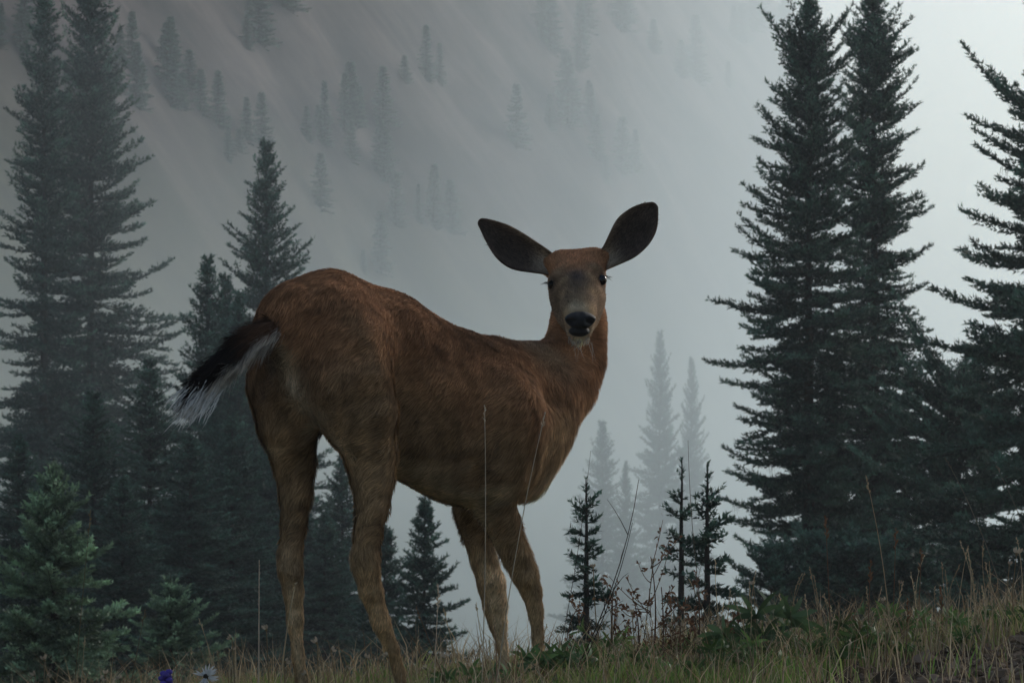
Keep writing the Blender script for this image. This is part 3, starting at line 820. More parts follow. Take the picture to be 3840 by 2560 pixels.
strands('fur', FO, FD, FN, FL, rngf.uniform(.0014, .0026, len(FO)) * (1 - .35 * is_head), FC)

# ears: cupped leaves, their hollow turned to the camera
def ear(axis_pts, upper, lower, cup, name_tip):
    """upper / lower: outline polylines in photo pixels from base to tip, at the ear's own distance"""
    n, m = 22, 15
    def res(poly):
        q = np.array(poly, float); s = np.r_[0, np.cumsum(np.linalg.norm(np.diff(q[:, :2], axis=0), axis=1))]; s /= s[-1]
        # smooth resample
        t = np.linspace(0, 1, n); o = np.stack([np.interp(t, s, q[:, i]) for i in range(q.shape[1])], 1)
        for _ in range(3): o[1:-1] = o[1:-1] * .5 + (o[:-2] + o[2:]) * .25
        return o
    U, L = res(upper), res(lower)
    G = np.zeros((n, m, 3))
    for i in range(n):
        for j in range(m):
            v = j / (m - 1)
            q = U[i] * (1 - v) + L[i] * v
            w = np.linalg.norm(U[i, :2] - L[i, :2]) * S
            dep = q[2] + cup * w * (1 - (2 * v - 1) ** 2) * (.5 + .5 * (1 - i / (n - 1)))
            tipo = max(0, i - (n - 5)) / 4 * (1 - (2 * v - 1) ** 2) * 9
            axd = unit((U[-1] + L[-1] - U[0] - L[0])[:2])
            G[i, j] = P(q[0] + axd[0] * tipo, q[1] + axd[1] * tipo, dep)
    V0 = G.reshape(-1, 3)
    ii_ = (np.arange(n - 1)[:, None] * m + np.arange(m - 1)[None, :]).ravel()
    Q0 = np.stack([ii_, ii_ + 1, ii_ + m + 1, ii_ + m], 1)
    N0 = vert_normals(V0, Q0)
    if N0[:, 1].mean() > 0: N0 = -N0; Q0 = Q0[:, ::-1]
    th = .0035
    V1 = V0 - N0 * th
    o = n * m
    rim = []
    for i in range(n - 1):
        rim += [(i * m, (i + 1) * m, (i + 1) * m + o, i * m + o), ((i + 1) * m + m - 1, i * m + m - 1, i * m + m - 1 + o, (i + 1) * m + m - 1 + o)]
    for j in range(m - 1):
        k = (n - 1) * m
        rim += [(k + j, k + j + 1, k + j + 1 + o, k + j + o), (j + 1, j, j + o, j + 1 + o)]
    V = np.concatenate([V0, V1]); Q = np.concatenate([Q0, Q0[:, ::-1] + o, np.array(rim)])
    vv = np.tile(np.linspace(0, 1, m), n); uu = np.repeat(np.linspace(0, 1, n), m)
    edge = np.minimum(vv, 1 - vv) * 2
    inner = np.array((.055, .038, .029)) * (1 - sstep(.0, .5, edge))[:, None] + np.array((.035, .025, .020)) * sstep(.0, .5, edge)[:, None]
    inner = inner * (1 - sstep(.34, .0, uu)[:, None] * .8) + np.array((.20, .145, .095)) * (sstep(.34, .0, uu) * .8)[:, None]
    inner = inner * 2.6
    rimw = (np.exp(-(vv / .07) ** 2) * sstep(.95, .4, uu))[:, None]
    inner = inner * (1 - rimw) + np.array((.30, .22, .15)) * rimw
    bw = (sstep(.30, .02, uu) * np.exp(-((vv - .7) / .28) ** 2))[:, None]
    inner = inner * (1 - bw) + np.array((.55, .45, .34)) * bw
    outer = np.tile((.13, .085, .055), (o, 1))
    inner = inner * (1 + .5 * vnoise(uu * 26, vv * 7, 71))[:, None]
    e = deer_part('ear', V, Q, M_EAR, True, np.concatenate([inner, outer]))
    rr = np.random.default_rng(len(name_tip))
    # fine hair in the hollow and along the rim
    k = 2600
    pick = rr.integers(0, int(len(Q0) * .9), k); w = rr.dirichlet((1, 1, 1, 1), k)
    O = (V0[Q0[pick]] * w[:, :, None]).sum(1); Nn = unit((N0[Q0[pick]] * w[:, :, None]).sum(1))
    cI = (inner[Q0[pick]] * w[:, :, None]).sum(1) * rr.uniform(.6, 1.7, (k, 1))
    base = V0[:m].mean(0); tipp = V0[-m:].mean(0)
    Dd = unit(unit(tipp - base) + Nn * .35 + rr.normal(0, .25, (k, 3)))
    strands('hair', O, Dd, Nn, rr.uniform(.006, .016, k), rr.uniform(.001, .0018, k), cI, e)
    return e
ear(None, [(2076, 958, 8.20), (2050, 935, 8.20), (1970, 882, 8.18), (1907, 845, 8.18), (1850, 828, 8.18), (1822, 821, 8.18), (1808, 822, 8.18)],
    [(2080, 1030, 8.19), (2015, 1021, 8.16), (1916, 1008, 8.15), (1863, 968, 8.16), (1827, 910, 8.17), (1806, 862, 8.18), (1797, 842, 8.18)], .42, 'left ear')
ear(None, [(2236, 962, 8.20), (2262, 932, 8.20), (2291, 870, 8.18), (2318, 816, 8.18), (2375, 776, 8.18), (2418, 763, 8.18), (2444, 762, 8.18)],
    [(2266, 1012, 8.19), (2322, 987, 8.16), (2380, 963, 8.15), (2434, 914, 8.16), (2462, 862, 8.17), (2465, 815, 8.18), (2463, 782, 8.18)], .42, 'right  ear')

# eyes, nose pad, mouth line, lashes
def blob(c, rx, ry, rz, n=14, m=10):
    th = np.linspace(0, math.pi, m); ph = np.arange(n) * 2 * math.pi / n
    V = np.array([(c[0] + rx * math.sin(t) * math.cos(p), c[1] + ry * math.sin(t) * math.sin(p), c[2] + rz * math.cos(t)) for t in th for p in ph])
    F = np.array([(i * n + j, (i + 1) * n + j, (i + 1) * n + (j + 1) % n, i * n + (j + 1) % n) for i in range(m - 1) for j in range(n)])
    return V, F
for px_e, py_e, de in ((2076, 1069, 8.130), (2254, 1050, 8.124)):
    deer_part('eye', *blob(P(px_e, py_e, de), .0138, .0145, .0132), M_EYE)
rl = np.random.default_rng(4)
for px_e, py_e, sx, k in ((2062, 1062, -1, 22), (2262, 1041, 1, 8)):
    O = np.array([P(px_e + rl.uniform(-14, 14), py_e + rl.uniform(-8, 2), 8.115) for _ in range(k)])
    D = unit(np.array((sx * .75, -.7, -.12)) + rl.normal(0, .2, (k, 3)))
    strands('eyelashes', O, D, np.tile((0, -1.0, .2), (k, 1)), rl.uniform(.012, .022, k), np.full(k, .0012), np.tile((.012, .010, .009), (k, 1)))
# nose pad: broad, with two comma nostrils
nc = P(2176, 1202, 7.984)
NV, NQ = blob(nc, .0345, .025, .021, 28, 18)
rel = (NV - nc)
rel[:, 0] *= 1 - .22 * np.clip(-rel[:, 2] / .0175, -0.4, 1)          # narrower towards the lip
for sx in (-1, 1):
    dd = np.exp(-(((rel[:, 0] - sx * .021) / .008) ** 2 + ((rel[:, 2] + .003) / .006) ** 2))
    rel[:, 1] += .016 * dd * (rel[:, 1] < 0)
rel[:, 1] += .005 * np.exp(-(rel[:, 0] / .003) ** 2) * (rel[:, 1] < 0)
deer_part('nose', nc + rel, NQ, M_NOSE)
NV, NQ = blob(P(2172, 1241, 7.994), .024, .018, .013, 20, 12)
deer_part('lip', NV, NQ, M_NOSE)
# whiskers and chin tuft
k = 130
O = np.array([P(2172 + rl.uniform(-40, 40), 1262 + rl.uniform(-4, 22), 7.995 + rl.uniform(0, .03)) for _ in range(k)])
D = unit(np.array((0, -.25, -1.0)) + rl.normal(0, .28, (k, 3)))
strands('chin_tuft', O, D, np.tile((0, -1.0, 0), (k, 1)), rl.uniform(.004, .011, k), np.full(k, .0011), np.tile((.50, .45, .38), (k, 1)) * rl.uniform(.6, 1.2, (k, 1)))
k = 8
O = np.array([P(2172 + rl.uniform(-30, 50), 1285 + rl.uniform(-5, 10), 8.0) for _ in range(k)])
D = unit(np.array((.05, -.2, -1.0)) + rl.normal(0, .3, (k, 3)))
strands('whiskers', O, D, np.tile((0, -1.0, 0), (k, 1)), rl.uniform(.025, .05, k), np.full(k, .0006), np.tile((.6, .56, .5), (k, 1)))

# tail: carried out and down, dark above, white edge and tip
tp = [(1050, 1215, 7.60, 26), (985, 1246, 7.545, 38), (908, 1305, 7.51, 42), (838, 1368, 7.49, 40), (775, 1428, 7.475, 28), (735, 1480, 7.465, 14), (718, 1515, 7.46, 5)]
TV, TQ = tube(np.array([P(*q[:3]) for q in tp]), np.array([q[3] for q in tp]) * S, 14)
TN = vert_normals(TV, TQ)
if ((TV - TV.mean(0)) * TN).sum() < 0: TN = -TN; TQ = TQ[:, ::-1]
under = unit(P(900, 1420, 7.5) - P(820, 1330, 7.5))
def tail_col(V, N, rr=None):
    w = sstep(.35, .75, N @ under)
    x_, y_ = to_px(V)
    w = np.maximum(w, sstep(1480, 1530, y_) * .8)
    bs = sstep(880, 1000, x_)[:, None] * .85
    dk = np.array((.020, .014, .013)) * (1 - bs) + np.array((.14, .07, .04)) * bs
    return dk * (1 - w[:, None]) + np.array((.85, .80, .72)) * w[:, None]
tail = deer_part('tail', TV, TQ, M_COAT, True, tail_col(TV, TN))
rt_ = np.random.default_rng(9)
O, Nn = sample_surface(TV, TQ, TN, 9000, rt_)
ax_t = unit(P(*tp[-1][:3]) - P(*tp[0][:3]))
D = unit(ax_t + Nn * (.10 + .5 * rt_.random((9000, 1)) ** 2) + rt_.normal(0, .10, (9000, 3)) + .5 * np.stack([vnoise3(O, .02, 81), vnoise3(O, .02, 82), vnoise3(O, .02, 83)], 1))
strands('tail_hair', O, D, Nn, rt_.uniform(.015, .070, 9000), rt_.uniform(.0012, .0024, 9000), tail_col(O, Nn) * rt_.uniform(.6, 1.35, (9000, 1)), tail)
k = 260      # white tip wisps
O = np.array([P(752 + rt_.normal(0, 30), 1478 + rt_.normal(0, 24), 7.455 + rt_.normal(0, .008)) for _ in range(k)])
D = unit(ax_t + np.array((0, 0, -.25)) + rt_.normal(0, .17, (k, 3)))
strands('tail_tip_hair', O, D, np.tile((0, -1.0, .1), (k, 1)), rt_.uniform(.03, .065, k), np.full(k, .0018), np.tile((.9, .87, .82), (k, 1)) * rt_.uniform(.7, 1.1, (k, 1)), tail)

# hooves: a cloven pair of wedges under each pastern
M_HOOF = tint_material('hoof_horn', .45, .4, 40, .3)
for hx, hy, hd in ((1158, 2690, 7.72), (1534, 2670, 7.73), (1910, 2580, 8.22), (2044, 2570, 8.10)):
    c = P(hx, hy, hd); gzh = gz(c[0], c[1]) + .0
    mbh = MB()
    for sd in (-1, 1):
        o = c + RT * sd * .011
        top = [o + FW * f + RT * l + np.array((0, 0, .018)) for f, l in ((-.022, -.010), (.022, -.009), (.022, .009), (-.022, .010))]
        bot = [np.array((*(o + FW * f + RT * l)[:2], min(gzh - .006, c[2] - .02))) for f, l in ((-.026, -.011), (.046, -.004), (.046, .004), (-.026, .011))]
        mbh.add(np.array(top + bot) - deer_base, [(0, 1, 2, 3), (7, 6, 5, 4), (0, 4, 5, 1), (1, 5, 6, 2), (2, 6, 7, 3), (3, 7, 4, 0)], (.02, .017, .015))
    obj('hoof', mbh.data('hoof', M_HOOF, False), deer)

# ------------------------------------------------------------------ crest vegetation
rg = np.random.default_rng(123)
def ribbon(p0, p1, bend, w, n=5, twist=0.0):
    """a blade or leaflet: flat tapering strip from p0 to p1 sagging by bend (vector)"""
    t = np.linspace(0, 1, n)[:, None]
    c = p0 * (1 - t) + p1 * t + np.asarray(bend) * (4 * t * (1 - t))
    ax = unit(p1 - p0); sd = unit(np.cross(ax, np.array((math.sin(twist), math.cos(twist), .15))))
    ww = w * np.sin(np.pi * np.clip(.12 + .86 * t, 0, 1)) ** .8
    V = np.concatenate([c - sd * ww * .5, c + sd * ww * .5])
    i = np.arange(n - 1)
    return V, np.stack([i, i + 1, i + n + 1, i + n], 1)

# short grass, one mass
def grass(name, n, x0, x1, y0, y1, hmin, hmax, dens, cols, wd, label, lean=.5):
    x = rg.uniform(x0, x1, n * 3); y = rg.uniform(y0, y1, n * 3)
    keep = rg.random(n * 3) < dens(x, y); x, y = x[keep][:n], y[keep][:n]; m = len(x)
    z = ground_z(x, y) - .005
    h = rg.uniform(hmin, hmax, m) * (.7 + .9 * (vnoise(x / .22, y / .22, 41) + .5))
    a = rg.uniform(0, 6.28, m) ; ln = rg.uniform(.05, lean, m) * h
    dx = np.cos(a) * ln; dy = np.sin(a) * ln
    w = rg.uniform(.6, 1.3, m) * wd
    b = rg.uniform(0, 6.28, m); sx = np.cos(b) * w; sy = np.sin(b) * w * .5
    o = np.stack([x, y, z], 1)
    mid_ = o + np.stack([dx * .35, dy * .35, h * .6], 1); tip = o + np.stack([dx, dy, h * rg.uniform(.8, 1.0, m)], 1)
    s = np.stack([sx, sy, np.zeros(m)], 1)
    V = np.stack([o - s * .5, o + s * .5, mid_ + s * .4, mid_ - s * .4, tip], 1).reshape(-1, 3)
    i = np.arange(m) * 5
    F = np.concatenate([np.stack([i, i + 1, i + 2], 1), np.stack([i, i + 2, i + 3], 1), np.stack([i + 3, i + 2, i + 4], 1)])
    cols = np.array(cols)
    pick = np.clip((rg.random(m) * .55 + (vnoise(x / .35, y / .35, 42) + .5) * .6) * len(cols) - .4, 0, len(cols) - 1).astype(int)
    C = cols[pick] * rg.uniform(.6, 1.4, (m, 1))
    o_ = obj(name, mesh_data(name, V, F, M_GRASS, False, np.repeat(C, 5, axis=0)))
    return tag(o_, label, 'grass', kind='stuff')
def bare(x, y):   # trodden earth towards the near right
    return sstep(.35, .75, x + .25 * vnoise(x / .3, y / .3, 43)) * sstep(8.55, 8.2, y + .3 * vnoise(x / .25, y / .25, 44))
GREENS = [(.16, .27, .06), (.23, .34, .08), (.31, .37, .11), (.40, .34, .16), (.50, .39, .24)]
grass('grass', 46000, -1.7, 1.75, 6.9, 9.7, .03, .085, lambda x, y: (1 - .98 * bare(x, y)) * (.45 + .55 * (vnoise(x / .2, y / .2, 45) > -.12)), GREENS, .0042, 'short mixed green and straw grass covering the crest')
DRYS = [(.42, .32, .19), (.30, .21, .12), (.50, .40, .26), (.22, .14, .085)]
grass('dry_grass', 12000, -1.7, 1.75, 6.9, 9.5, .04, .16, lambda x, y: .4 * (1 - .75 * bare(x, y)), DRYS, .0026, 'thin straw blades mixed through the crest grass', .9)

# loose earth and litter on the bare patch
cl = MB()
for _ in range(1400):
    x = rg.uniform(.3, 1.5); y = rg.uniform(7.0, 8.5)
    if rg.random() > bare(np.array(x), np.array(y)) + .05: continue
    r = rg.uniform(.004, .014) * (2 if rg.random() < .06 else 1)
    Vb, Fb = blob((x, y, gz(x, y) + r * .3), r * rg.uniform(.8, 1.7), r * rg.uniform(.8, 1.5), r * .7, 6, 5)
    Vb = Vb + rg.normal(0, r * .16, Vb.shape)
    cl.add(Vb, Fb, np.array((.17, .12, .082)) * rg.uniform(.4, 1.7))
tag(obj('soil_clods', cl.data('soil_clods', M_BARK, False)), 'crumbs of brown earth and litter on the bare patch', 'soil', kind='stuff')

def stalk_part(name, parent, base, pts, r, col, mat=None, n=4):
    V, F = tube(np.array(pts) - base, np.array(r), n, True)
    mb = MB(); mb.add(V, F, col)
    return obj(name, mb.data(name, mat or M_DRY, True), parent)

def curve_pts(p0, p1, bend, n=9):
    t = np.linspace(0, 1, n)[:, None]
    return p0 * (1 - t) + p1 * t + np.asarray(bend) * (4 * t * (1 - t))

STRAW = (.48, .38, .23); PALE = (.54, .45, .33); RUSSET = (.20, .115, .060); DARK = (.06, .045, .035)
def grass_stalk(bx, tx, ty, d, label, group=None, col=STRAW, r=.0011, bend=0.0, spike=.06, spike_col=None, spike_r=.0030, twigs=0, name='grass_stalk'):
    """a dry stalk rooted in the crest ground under photo column bx, its tip showing at (tx, ty)"""
    x0 = (bx - 1920) / F_PX * d; b = np.array((x0, d, gz(x0, d) - .01))
    tip = P(tx, ty, d + rg.uniform(-.03, .03))
    e = empty(name, tuple(b))
    pts = curve_pts(b, tip, np.array((bend, 0, abs(bend) * .2)))
    stalk_part('stem', e, b, pts, np.linspace(r * 1.3, r * .55, len(pts)), col)
    if spike > 0:
        ax = unit(pts[-1] - pts[-2]); mb = MB(); sc_ = np.array(spike_col or col)
        k = max(8, int(spike / .0035))
        for q in range(k):      # overlapping spikelets
            t = q / k; c = tip - ax * spike * (1 - t); u = unit(rg.normal(size=3)); u = unit(u - (u @ ax) * ax)
            l = spike_r * rg.uniform(2.2, 3.6) * (1 - .4 * t)
            V, F = ribbon(c, c + unit(ax * 1.3 + u) * l, (0, 0, 0), spike_r * 1.1, 4, rg.uniform(0, 6))
            mb.add(V - b, F, sc_ * rg.uniform(.7, 1.3))
        obj('seed_head', mb.data('seed_head', M_DRY, False), e)
    for q in range(twigs):
        t = rg.uniform(.35, .85); i = int(t * (len(pts) - 1)); o = pts[i]
        dd = unit(unit(pts[-1] - pts[0]) + rg.normal(0, .5, 3) * np.array((1, .6, .6)))
        stalk_part('twig', e, b, curve_pts(o, o + dd * rg.uniform(.04, .10), (0, 0, .005), 4), (r * .8, r * .7, r * .5, r * .3), col)
    tag(e, label, 'grass stalk' if name == 'grass_stalk' else 'stem', group)
    return e

grass_stalk(1800, 1817, 1518, 7.5, 'tall pale stalk with a seed head crossing the near front leg and flank', col=PALE, bend=.006, spike=.04)
grass_stalk(1845, 2045, 1545, 7.5, 'tall straw stalk leaning across the chest with a seed tip', col=PALE, bend=-.012, spike=.035)
grass_stalk(2085, 2395, 1798, 7.9, 'dark twig arching right behind the front leg, the upper of two', col=DARK, bend=.03, spike=0, twigs=3, r=.0013, name='dry_twig')
grass_stalk(2100, 2372, 1958, 7.9, 'dark twig arching right behind the front leg, the lower of two', col=DARK, bend=.02, spike=0, twigs=2, r=.0012, name='dry_twig')
grass_stalk(2060, 2215, 1690, 8.3, 'thread-thin grey twig slanting up past the brisket', col=DARK, bend=.01, spike=0, r=.0007, name='dry_twig')
grass_stalk(2660, 2580, 1650, 8.6, 'thin dark stem slanting over the twin saplings', col=(.10, .085, .06), bend=-.01, spike=0, r=.0009, twigs=1, name='dry_twig')
grass_stalk(3345, 3246, 1780, 8.4, 'tallest straw stalk in front of the close pair of firs', col=STRAW, bend=.012, spike=.05)
grass_stalk(3800, 3545, 1715, 8.5, 'long thin stalk bowing left in front of the broad fir', col=(.22, .2, .15), bend=.02, spike=.03, r=.0009)
grass_stalk(3940, 3735, 1745, 8.6, 'long thin stalk bowing left beside the broad fir trunk', col=(.22, .2, .15), bend=.02, spike=.02, r=.0009)
grass_stalk(968, 972, 2098, 7.3, 'upright pale stalk left of the far hind leg', col=PALE, r=.0017, spike=.12, spike_r=.002)
grass_stalk(1040, 1108, 2185, 7.3, 'straw blade leaning against the far hind leg', col=STRAW, r=.0018, spike=.02, bend=-.01)
grass_stalk(900, 745, 2315, 7.3, 'straw stalk leaning left below the tail', col=STRAW, bend=.006, spike=.03)
grass_stalk(420, 545, 2283, 7.4, 'thin stalk leaning right in front of the young fir', col=(.2, .17, .1), spike=.03)
grass_stalk(250, 340, 1910, 7.6, 'thin tall stalk slanting across the young fir top', col=(.22, .18, .10), spike=.05, r=.0009)
grass_stalk(1620, 1645, 2190, 7.6, 'upright pale stalk below the belly with a knobbed head', col=PALE, spike=.06, spike_r=.0035)
grass_stalk(1725, 1560, 2272, 7.7, 'brown stalk leaning left below the belly', col=(.16, .10, .06), spike=.03)
grass_stalk(1765, 1663, 2278, 7.8, 'straw stalk leaning left in front of the far front hoof', col=STRAW, spike=.02)
grass_stalk(1880, 1786, 2258, 7.9, 'straw stalk crossing the far front leg', col=STRAW, bend=-.008, spike=.02)
for tx, ty, bx, d in ((3096, 1935, 3120, 8.5), (3360, 1978, 3345, 8.6), (3455, 2055, 3440, 8.6), (3530, 2200, 3535, 8.4), (3265, 2100, 3250, 8.5), (3405, 2245, 3395, 8.3)):
    grass_stalk(bx, tx, ty, d, 'russet spike of dry seeds standing in the grass before the dark firs', 'russet seed spikes', col=(.20, .12, .07), spike=.055, spike_col=RUSSET, spike_r=.0045)
for k in range(120):
    right = rg.random() < .62
    bx = rg.uniform(2700, 3880) if right else rg.uniform(1500, 2700)
    d = rg.uniform(7.9, 9.0)
    gpy = HORIZON - gz((bx - 1920) / F_PX * d, d) / d * F_PX
    hh = rg.uniform(140, 380) if right else rg.uniform(110, 260)
    grass_stalk(bx, bx + rg.normal(0, 55), gpy - hh, d, 'dry straw grass stalk with a narrow head rising from the crest grass', 'straw stalks on the crest',
                col=np.array(STRAW) * rg.uniform(.6, 1.25), bend=rg.normal(0, .012), spike=rg.uniform(.02, .06), r=.0010, spike_r=.0026)
for k in range(12):
    bx = rg.uniform(60, 1480); d = rg.uniform(7.1, 7.7)
    ty = rg.uniform(2380, 2520)
    grass_stalk(bx, bx + rg.normal(0, 50), ty, d, 'thin straw stalk at the foot of the slope below the firs', 'straw stalks at the foot of the slope',
                col=np.array(STRAW) * rg.uniform(.5, 1.1), bend=rg.normal(0, .008), spike=rg.uniform(.015, .04), r=.001, spike_r=.0024)

# dried flowers with pale papery cups
def dry_flower(bx, tx, ty, d, label, group=None, size=.012, col=PALE, nod=0.0):
    x0 = (bx - 1920) / F_PX * d; b = np.array((x0, d, gz(x0, d) - .01)); tip = P(tx, ty, d)
    e = empty('dry_flower', tuple(b))
    pts = curve_pts(b, tip, np.array((rg.normal(0, .006), 0, 0)))
    stalk_part('stem', e, b, pts, np.linspace(.0016, .001, len(pts)), (.20, .16, .09))
    ax = unit(unit(pts[-1] - pts[-2]) + np.array((nod, 0, -abs(nod) * .6)))
    u = unit(np.cross(ax, np.array((.3, 1, .2)))); v = np.cross(u, ax)
    V, F = tube(np.array([tip - b, tip - b + ax * size * .5]), (size * .28, size * .38), 6)
    obj('calyx', MB().add(V, F, (.22, .18, .10)).data('calyx', M_DRY, True), e)
    for q in range(6):
        a = q * math.pi / 3 + rg.uniform(-.2, .2); o = tip + ax * size * .4
        V, F = ribbon(o, o + ax * size * rg.uniform(.9, 1.4) + (u * math.cos(a) + v * math.sin(a)) * size * rg.uniform(.5, .9), (u * math.cos(a) + v * math.sin(a)) * size * .15, size * .62, 5, a)
        obj('petal', MB().add(V - b, F, np.array(col) * rg.uniform(.75, 1.15)).data('petal', M_DRY, True), e)
    tag(e, label, 'flower', group)
    return e
for tx, ty, lab in ((168, 2478, 'dried cream flower head facing right under the young fir, the topmost there'), (1000, 2365, 'dried tan flower head on a bent stem beside the far hind leg'),
                    (1190, 2412, 'dried pinkish flower cup between the two hind legs'), (1457, 2462, 'papery white cup touching the near hind leg'),
                    (3812, 2082, 'large pale dried bloom in front of the broad fir'), (2826, 2195, 'small cream flower above the squat dark fir')):
    dry_flower(tx + rg.normal(0, 25), tx, ty, 7.35 if tx < 1480 else 8.4, lab, None, .013 if tx == 3812 else .009, nod=rg.normal(0, .6))
for tx, ty in ((132, 2535), (176, 2540), (395, 2530), (452, 2548), (376, 2552), (1372, 2470), (1300, 2508), (870, 2395), (870, 2440), (1240, 2440), (1065, 2480), (1150, 2530), (1600, 2510), (1660, 2470)):
    dry_flower(tx + rg.normal(0, 25), tx, ty, rg.uniform(7.2, 7.6), 'small papery dried flower cup at the foot of the slope', 'dried flowers at the foot of the slope', .0075, np.array(PALE) * rg.uniform(.7, 1.1), nod=rg.normal(0, .5))
for tx, ty in ((2225, 2130), (2290, 2290), (2480, 2345), (2520, 2350), (2555, 2350), (2450, 2110), (2580, 2390), (2700, 2330), (3372, 2190), (3785, 2120), (3320, 2255), (3700, 2330), (2370, 2300), (2345, 2350)):
    dry_flower(tx + rg.normal(0, 35), tx, ty, rg.uniform(8.2, 8.8), 'small pale dried flower rising from the crest grass', 'dried flowers on the crest', .0075, np.array(PALE) * rg.uniform(.6, 1.05), nod=rg.normal(0, .5))

# dead brown herb with many branches
def dead_herb(bx, ty, d, label, group=None, n=9, h=None):
    x0 = (bx - 1920) / F_PX * d; b = np.array((x0, d, gz(x0, d) - .01)); top = P(bx, ty, d); H = top[2] - b[2]
    e = empty('dead_herb', tuple(b))
    stalk_part('stem', e, b, curve_pts(b, top, (rg.normal(0, .01), 0, 0)), np.linspace(.0024, .001, 9), (.13, .075, .05))
    for q in range(n):
        t = rg.uniform(.2, .95); o = b * (1 - t) + top * t
        dd = unit(np.array((rg.normal(0, .7), rg.normal(0, .5), rg.uniform(.5, 1.2))))
        L = rg.uniform(.25, .5) * H
        br = stalk_part('branch', e, b, curve_pts(o, o + dd * L, (0, 0, -.01), 5), (.0014, .0012, .001, .0008, .0006), (.15, .085, .055))
        mb = MB()
        for w in range(7):
            c = o + dd * L * rg.uniform(.4, 1.05); V, F = ribbon(c, c + unit(rg.normal(size=3)) * rg.uniform(.008, .018), (0, 0, .002), .006, 4, rg.uniform(0, 6))
            mb.add(V - b, F, np.array((.18, .10, .06)) * rg.uniform(.6, 1.6))
        lf = obj('withered_leaves', mb.data('withered_leaves', M_DRY, False), br)
    tag(e, label, 'herb', group)
dead_herb(2440, 2085, 8.5, 'tall reddish dead herb between the lone sapling and the twin saplings', n=12)
dead_herb(2300, 2200, 8.6, 'brown dead herb beside the near front leg', n=9)
dead_herb(2620, 2190, 8.5, 'brown dead herb at the foot of the twin saplings', n=8)
for bx, ty in ((2380, 2260), (2540, 2240), (2170, 2270), (2750, 2300), (2480, 2200)):
    dead_herb(bx, ty, rg.uniform(8.3, 8.8), 'low brown dead herb among the crest grass', 'low dead herbs', n=7)

# lupines: fans of narrow leaflets
def lupine_plant(bx, d, label, group=None, h=.09, n=6, col=(.10, .18, .065), ln=.05):
    x0 = (bx - 1920) / F_PX * d; b = np.array((x0, d, gz(x0, d) - .01))
    e = empty('lupine_plant', tuple(b))
    for q in range(n):
        a = q * 2.4 + rg.uniform(-.4, .4); rad = rg.uniform(.2, .75) * h
        hub = b + np.array((math.cos(a) * rad, math.sin(a) * rad, h * rg.uniform(.6, 1.15)))
        mb = MB()
        V, F = tube(curve_pts(b, hub, (0, 0, .01), 5) - b, np.linspace(.0016, .001, 5), 4); mb.add(V, F, np.array(col) * 1.1)
        out = unit(np.array((math.cos(a), math.sin(a), rg.uniform(.5, 1.4))))
        u = unit(np.cross(out, np.array((0, 0, 1.0)))); v = np.cross(u, out)
        c = np.array(col) * rg.uniform(.7, 1.35)
        for w in range(8):
            f = w * 2 * math.pi / 8
            dd = unit(out * .55 + u * math.cos(f) + v * math.sin(f))
            V, F = ribbon(hub, hub + dd * ln * rg.uniform(.75, 1.1), out * ln * .10, ln * .20, 5, f)
            mb.add(V - b, F, c * rg.uniform(.85, 1.15))
        obj('leaf', mb.data('leaf', M_HERB, True), e)
    tag(e, label, 'plant', group)
    return e
lupine_plant(2860, 8.3, 'large lupine with long spreading leaflets below the squat dark fir', None, .13, 8, (.085, .14, .06), .075)
lupine_plant(1975, 8.0, 'lupine with pointed leaves beside the far front hoof', None, .11, 7)
lupine_plant(2090, 8.0, 'lupine with pointed leaves in front of the near front hoof', None, .12, 8, ln=.055)
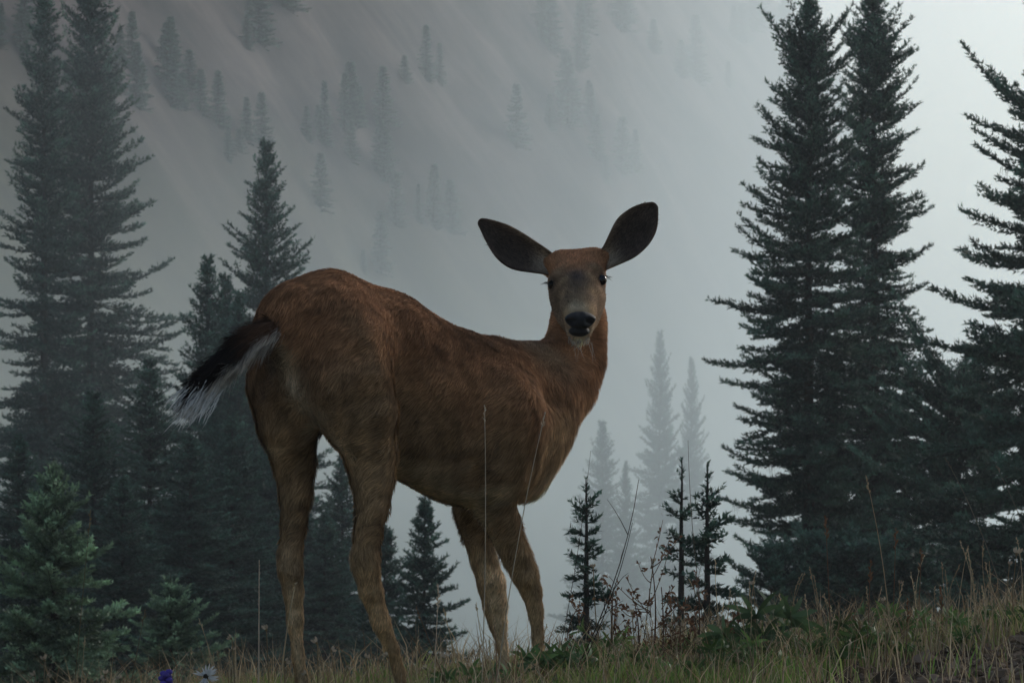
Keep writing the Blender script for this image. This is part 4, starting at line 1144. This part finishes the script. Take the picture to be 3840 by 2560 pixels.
for bx, d in ((2200, 8.3), (2330, 8.1), (2420, 8.5), (2520, 8.2), (2600, 8.5), (2690, 8.3), (2780, 8.6), (2950, 8.5), (3060, 8.3), (3180, 8.6), (3260, 8.4), (3420, 8.6), (3560, 8.5), (3680, 8.6), (3790, 8.4), (3010, 8.7), (2240, 7.9), (1750, 7.9), (1640, 7.7), (2460, 7.9), (2630, 7.9), (3330, 8.7), (3500, 8.7), (2300, 8.6), (2380, 8.0), (2560, 8.0), (2750, 8.1), (2820, 8.0), (2900, 8.2), (3120, 8.2), (2150, 8.2), (2050, 7.8), (1860, 7.8), (3400, 8.4), (3620, 8.3), (3740, 8.7)):
    lupine_plant(bx + rg.uniform(-20, 20), d, 'low leafy lupine in the crest grass', 'lupines on the crest', rg.uniform(.05, .10), int(rg.integers(5, 9)), np.array((.11, .19, .055)) * rg.uniform(.8, 1.4), rg.uniform(.03, .05))

# violet lupine bloom and the white feathery seed head at the bottom edge
x0 = (620 - 1920) / F_PX * 7.2; b = np.array((x0, 7.2, gz(x0, 7.2) - .01)); e = empty('lupine_flower', tuple(b))
tip = P(622, 2522, 7.2)
stalk_part('stem', e, b, curve_pts(b, tip, (0, 0, 0)), np.linspace(.002, .0012, 9), (.06, .09, .04))
for q in range(16):
    t = q / 16; a = q * 2.4; c = tip + np.array((0, 0, -.055 * t)); o = np.array((math.cos(a), math.sin(a), .35))
    V, F = blob(c + o * .011 * (.6 + .6 * t), .008, .0065, .006, 8, 6)
    obj('petal', MB().add(V - b, F, np.array((.12, .08, .42)) * rg.uniform(.7, 1.3)).data('petal', M_HERB, True), e)
tag(e, 'violet lupine bloom below the hazy firs', 'flower')
x0 = (772 - 1920) / F_PX * 7.2; b = np.array((x0, 7.2, gz(x0, 7.2) - .01)); e = empty('feathery_seed_head', tuple(b))
tip = P(772, 2535, 7.2)
stalk_part('stem', e, b, curve_pts(b, tip, (.004, 0, 0)), np.linspace(.002, .0014, 9), (.20, .16, .10))
V, F = blob(tip - b, .006, .006, .006, 8, 6); obj('core', MB().add(V, F, (.05, .04, .03)).data('core', M_DRY, True), e)
for q in range(15):
    dd = unit(rg.normal(size=3) * np.array((1, .7, 1)) + np.array((0, 0, .25))); mb = MB()
    for w in range(5):
        V, F = ribbon(tip + dd * .005, tip + unit(dd + rg.normal(0, .16, 3)) * rg.uniform(.018, .030), dd * .001, .0035, 4, rg.uniform(0, 6)); mb.add(V - b, F, (.75, .74, .72))
    obj('plume', mb.data('plume', M_DRY, True), e)
tag(e, 'white feathery seed head below the deer tail', 'flower')
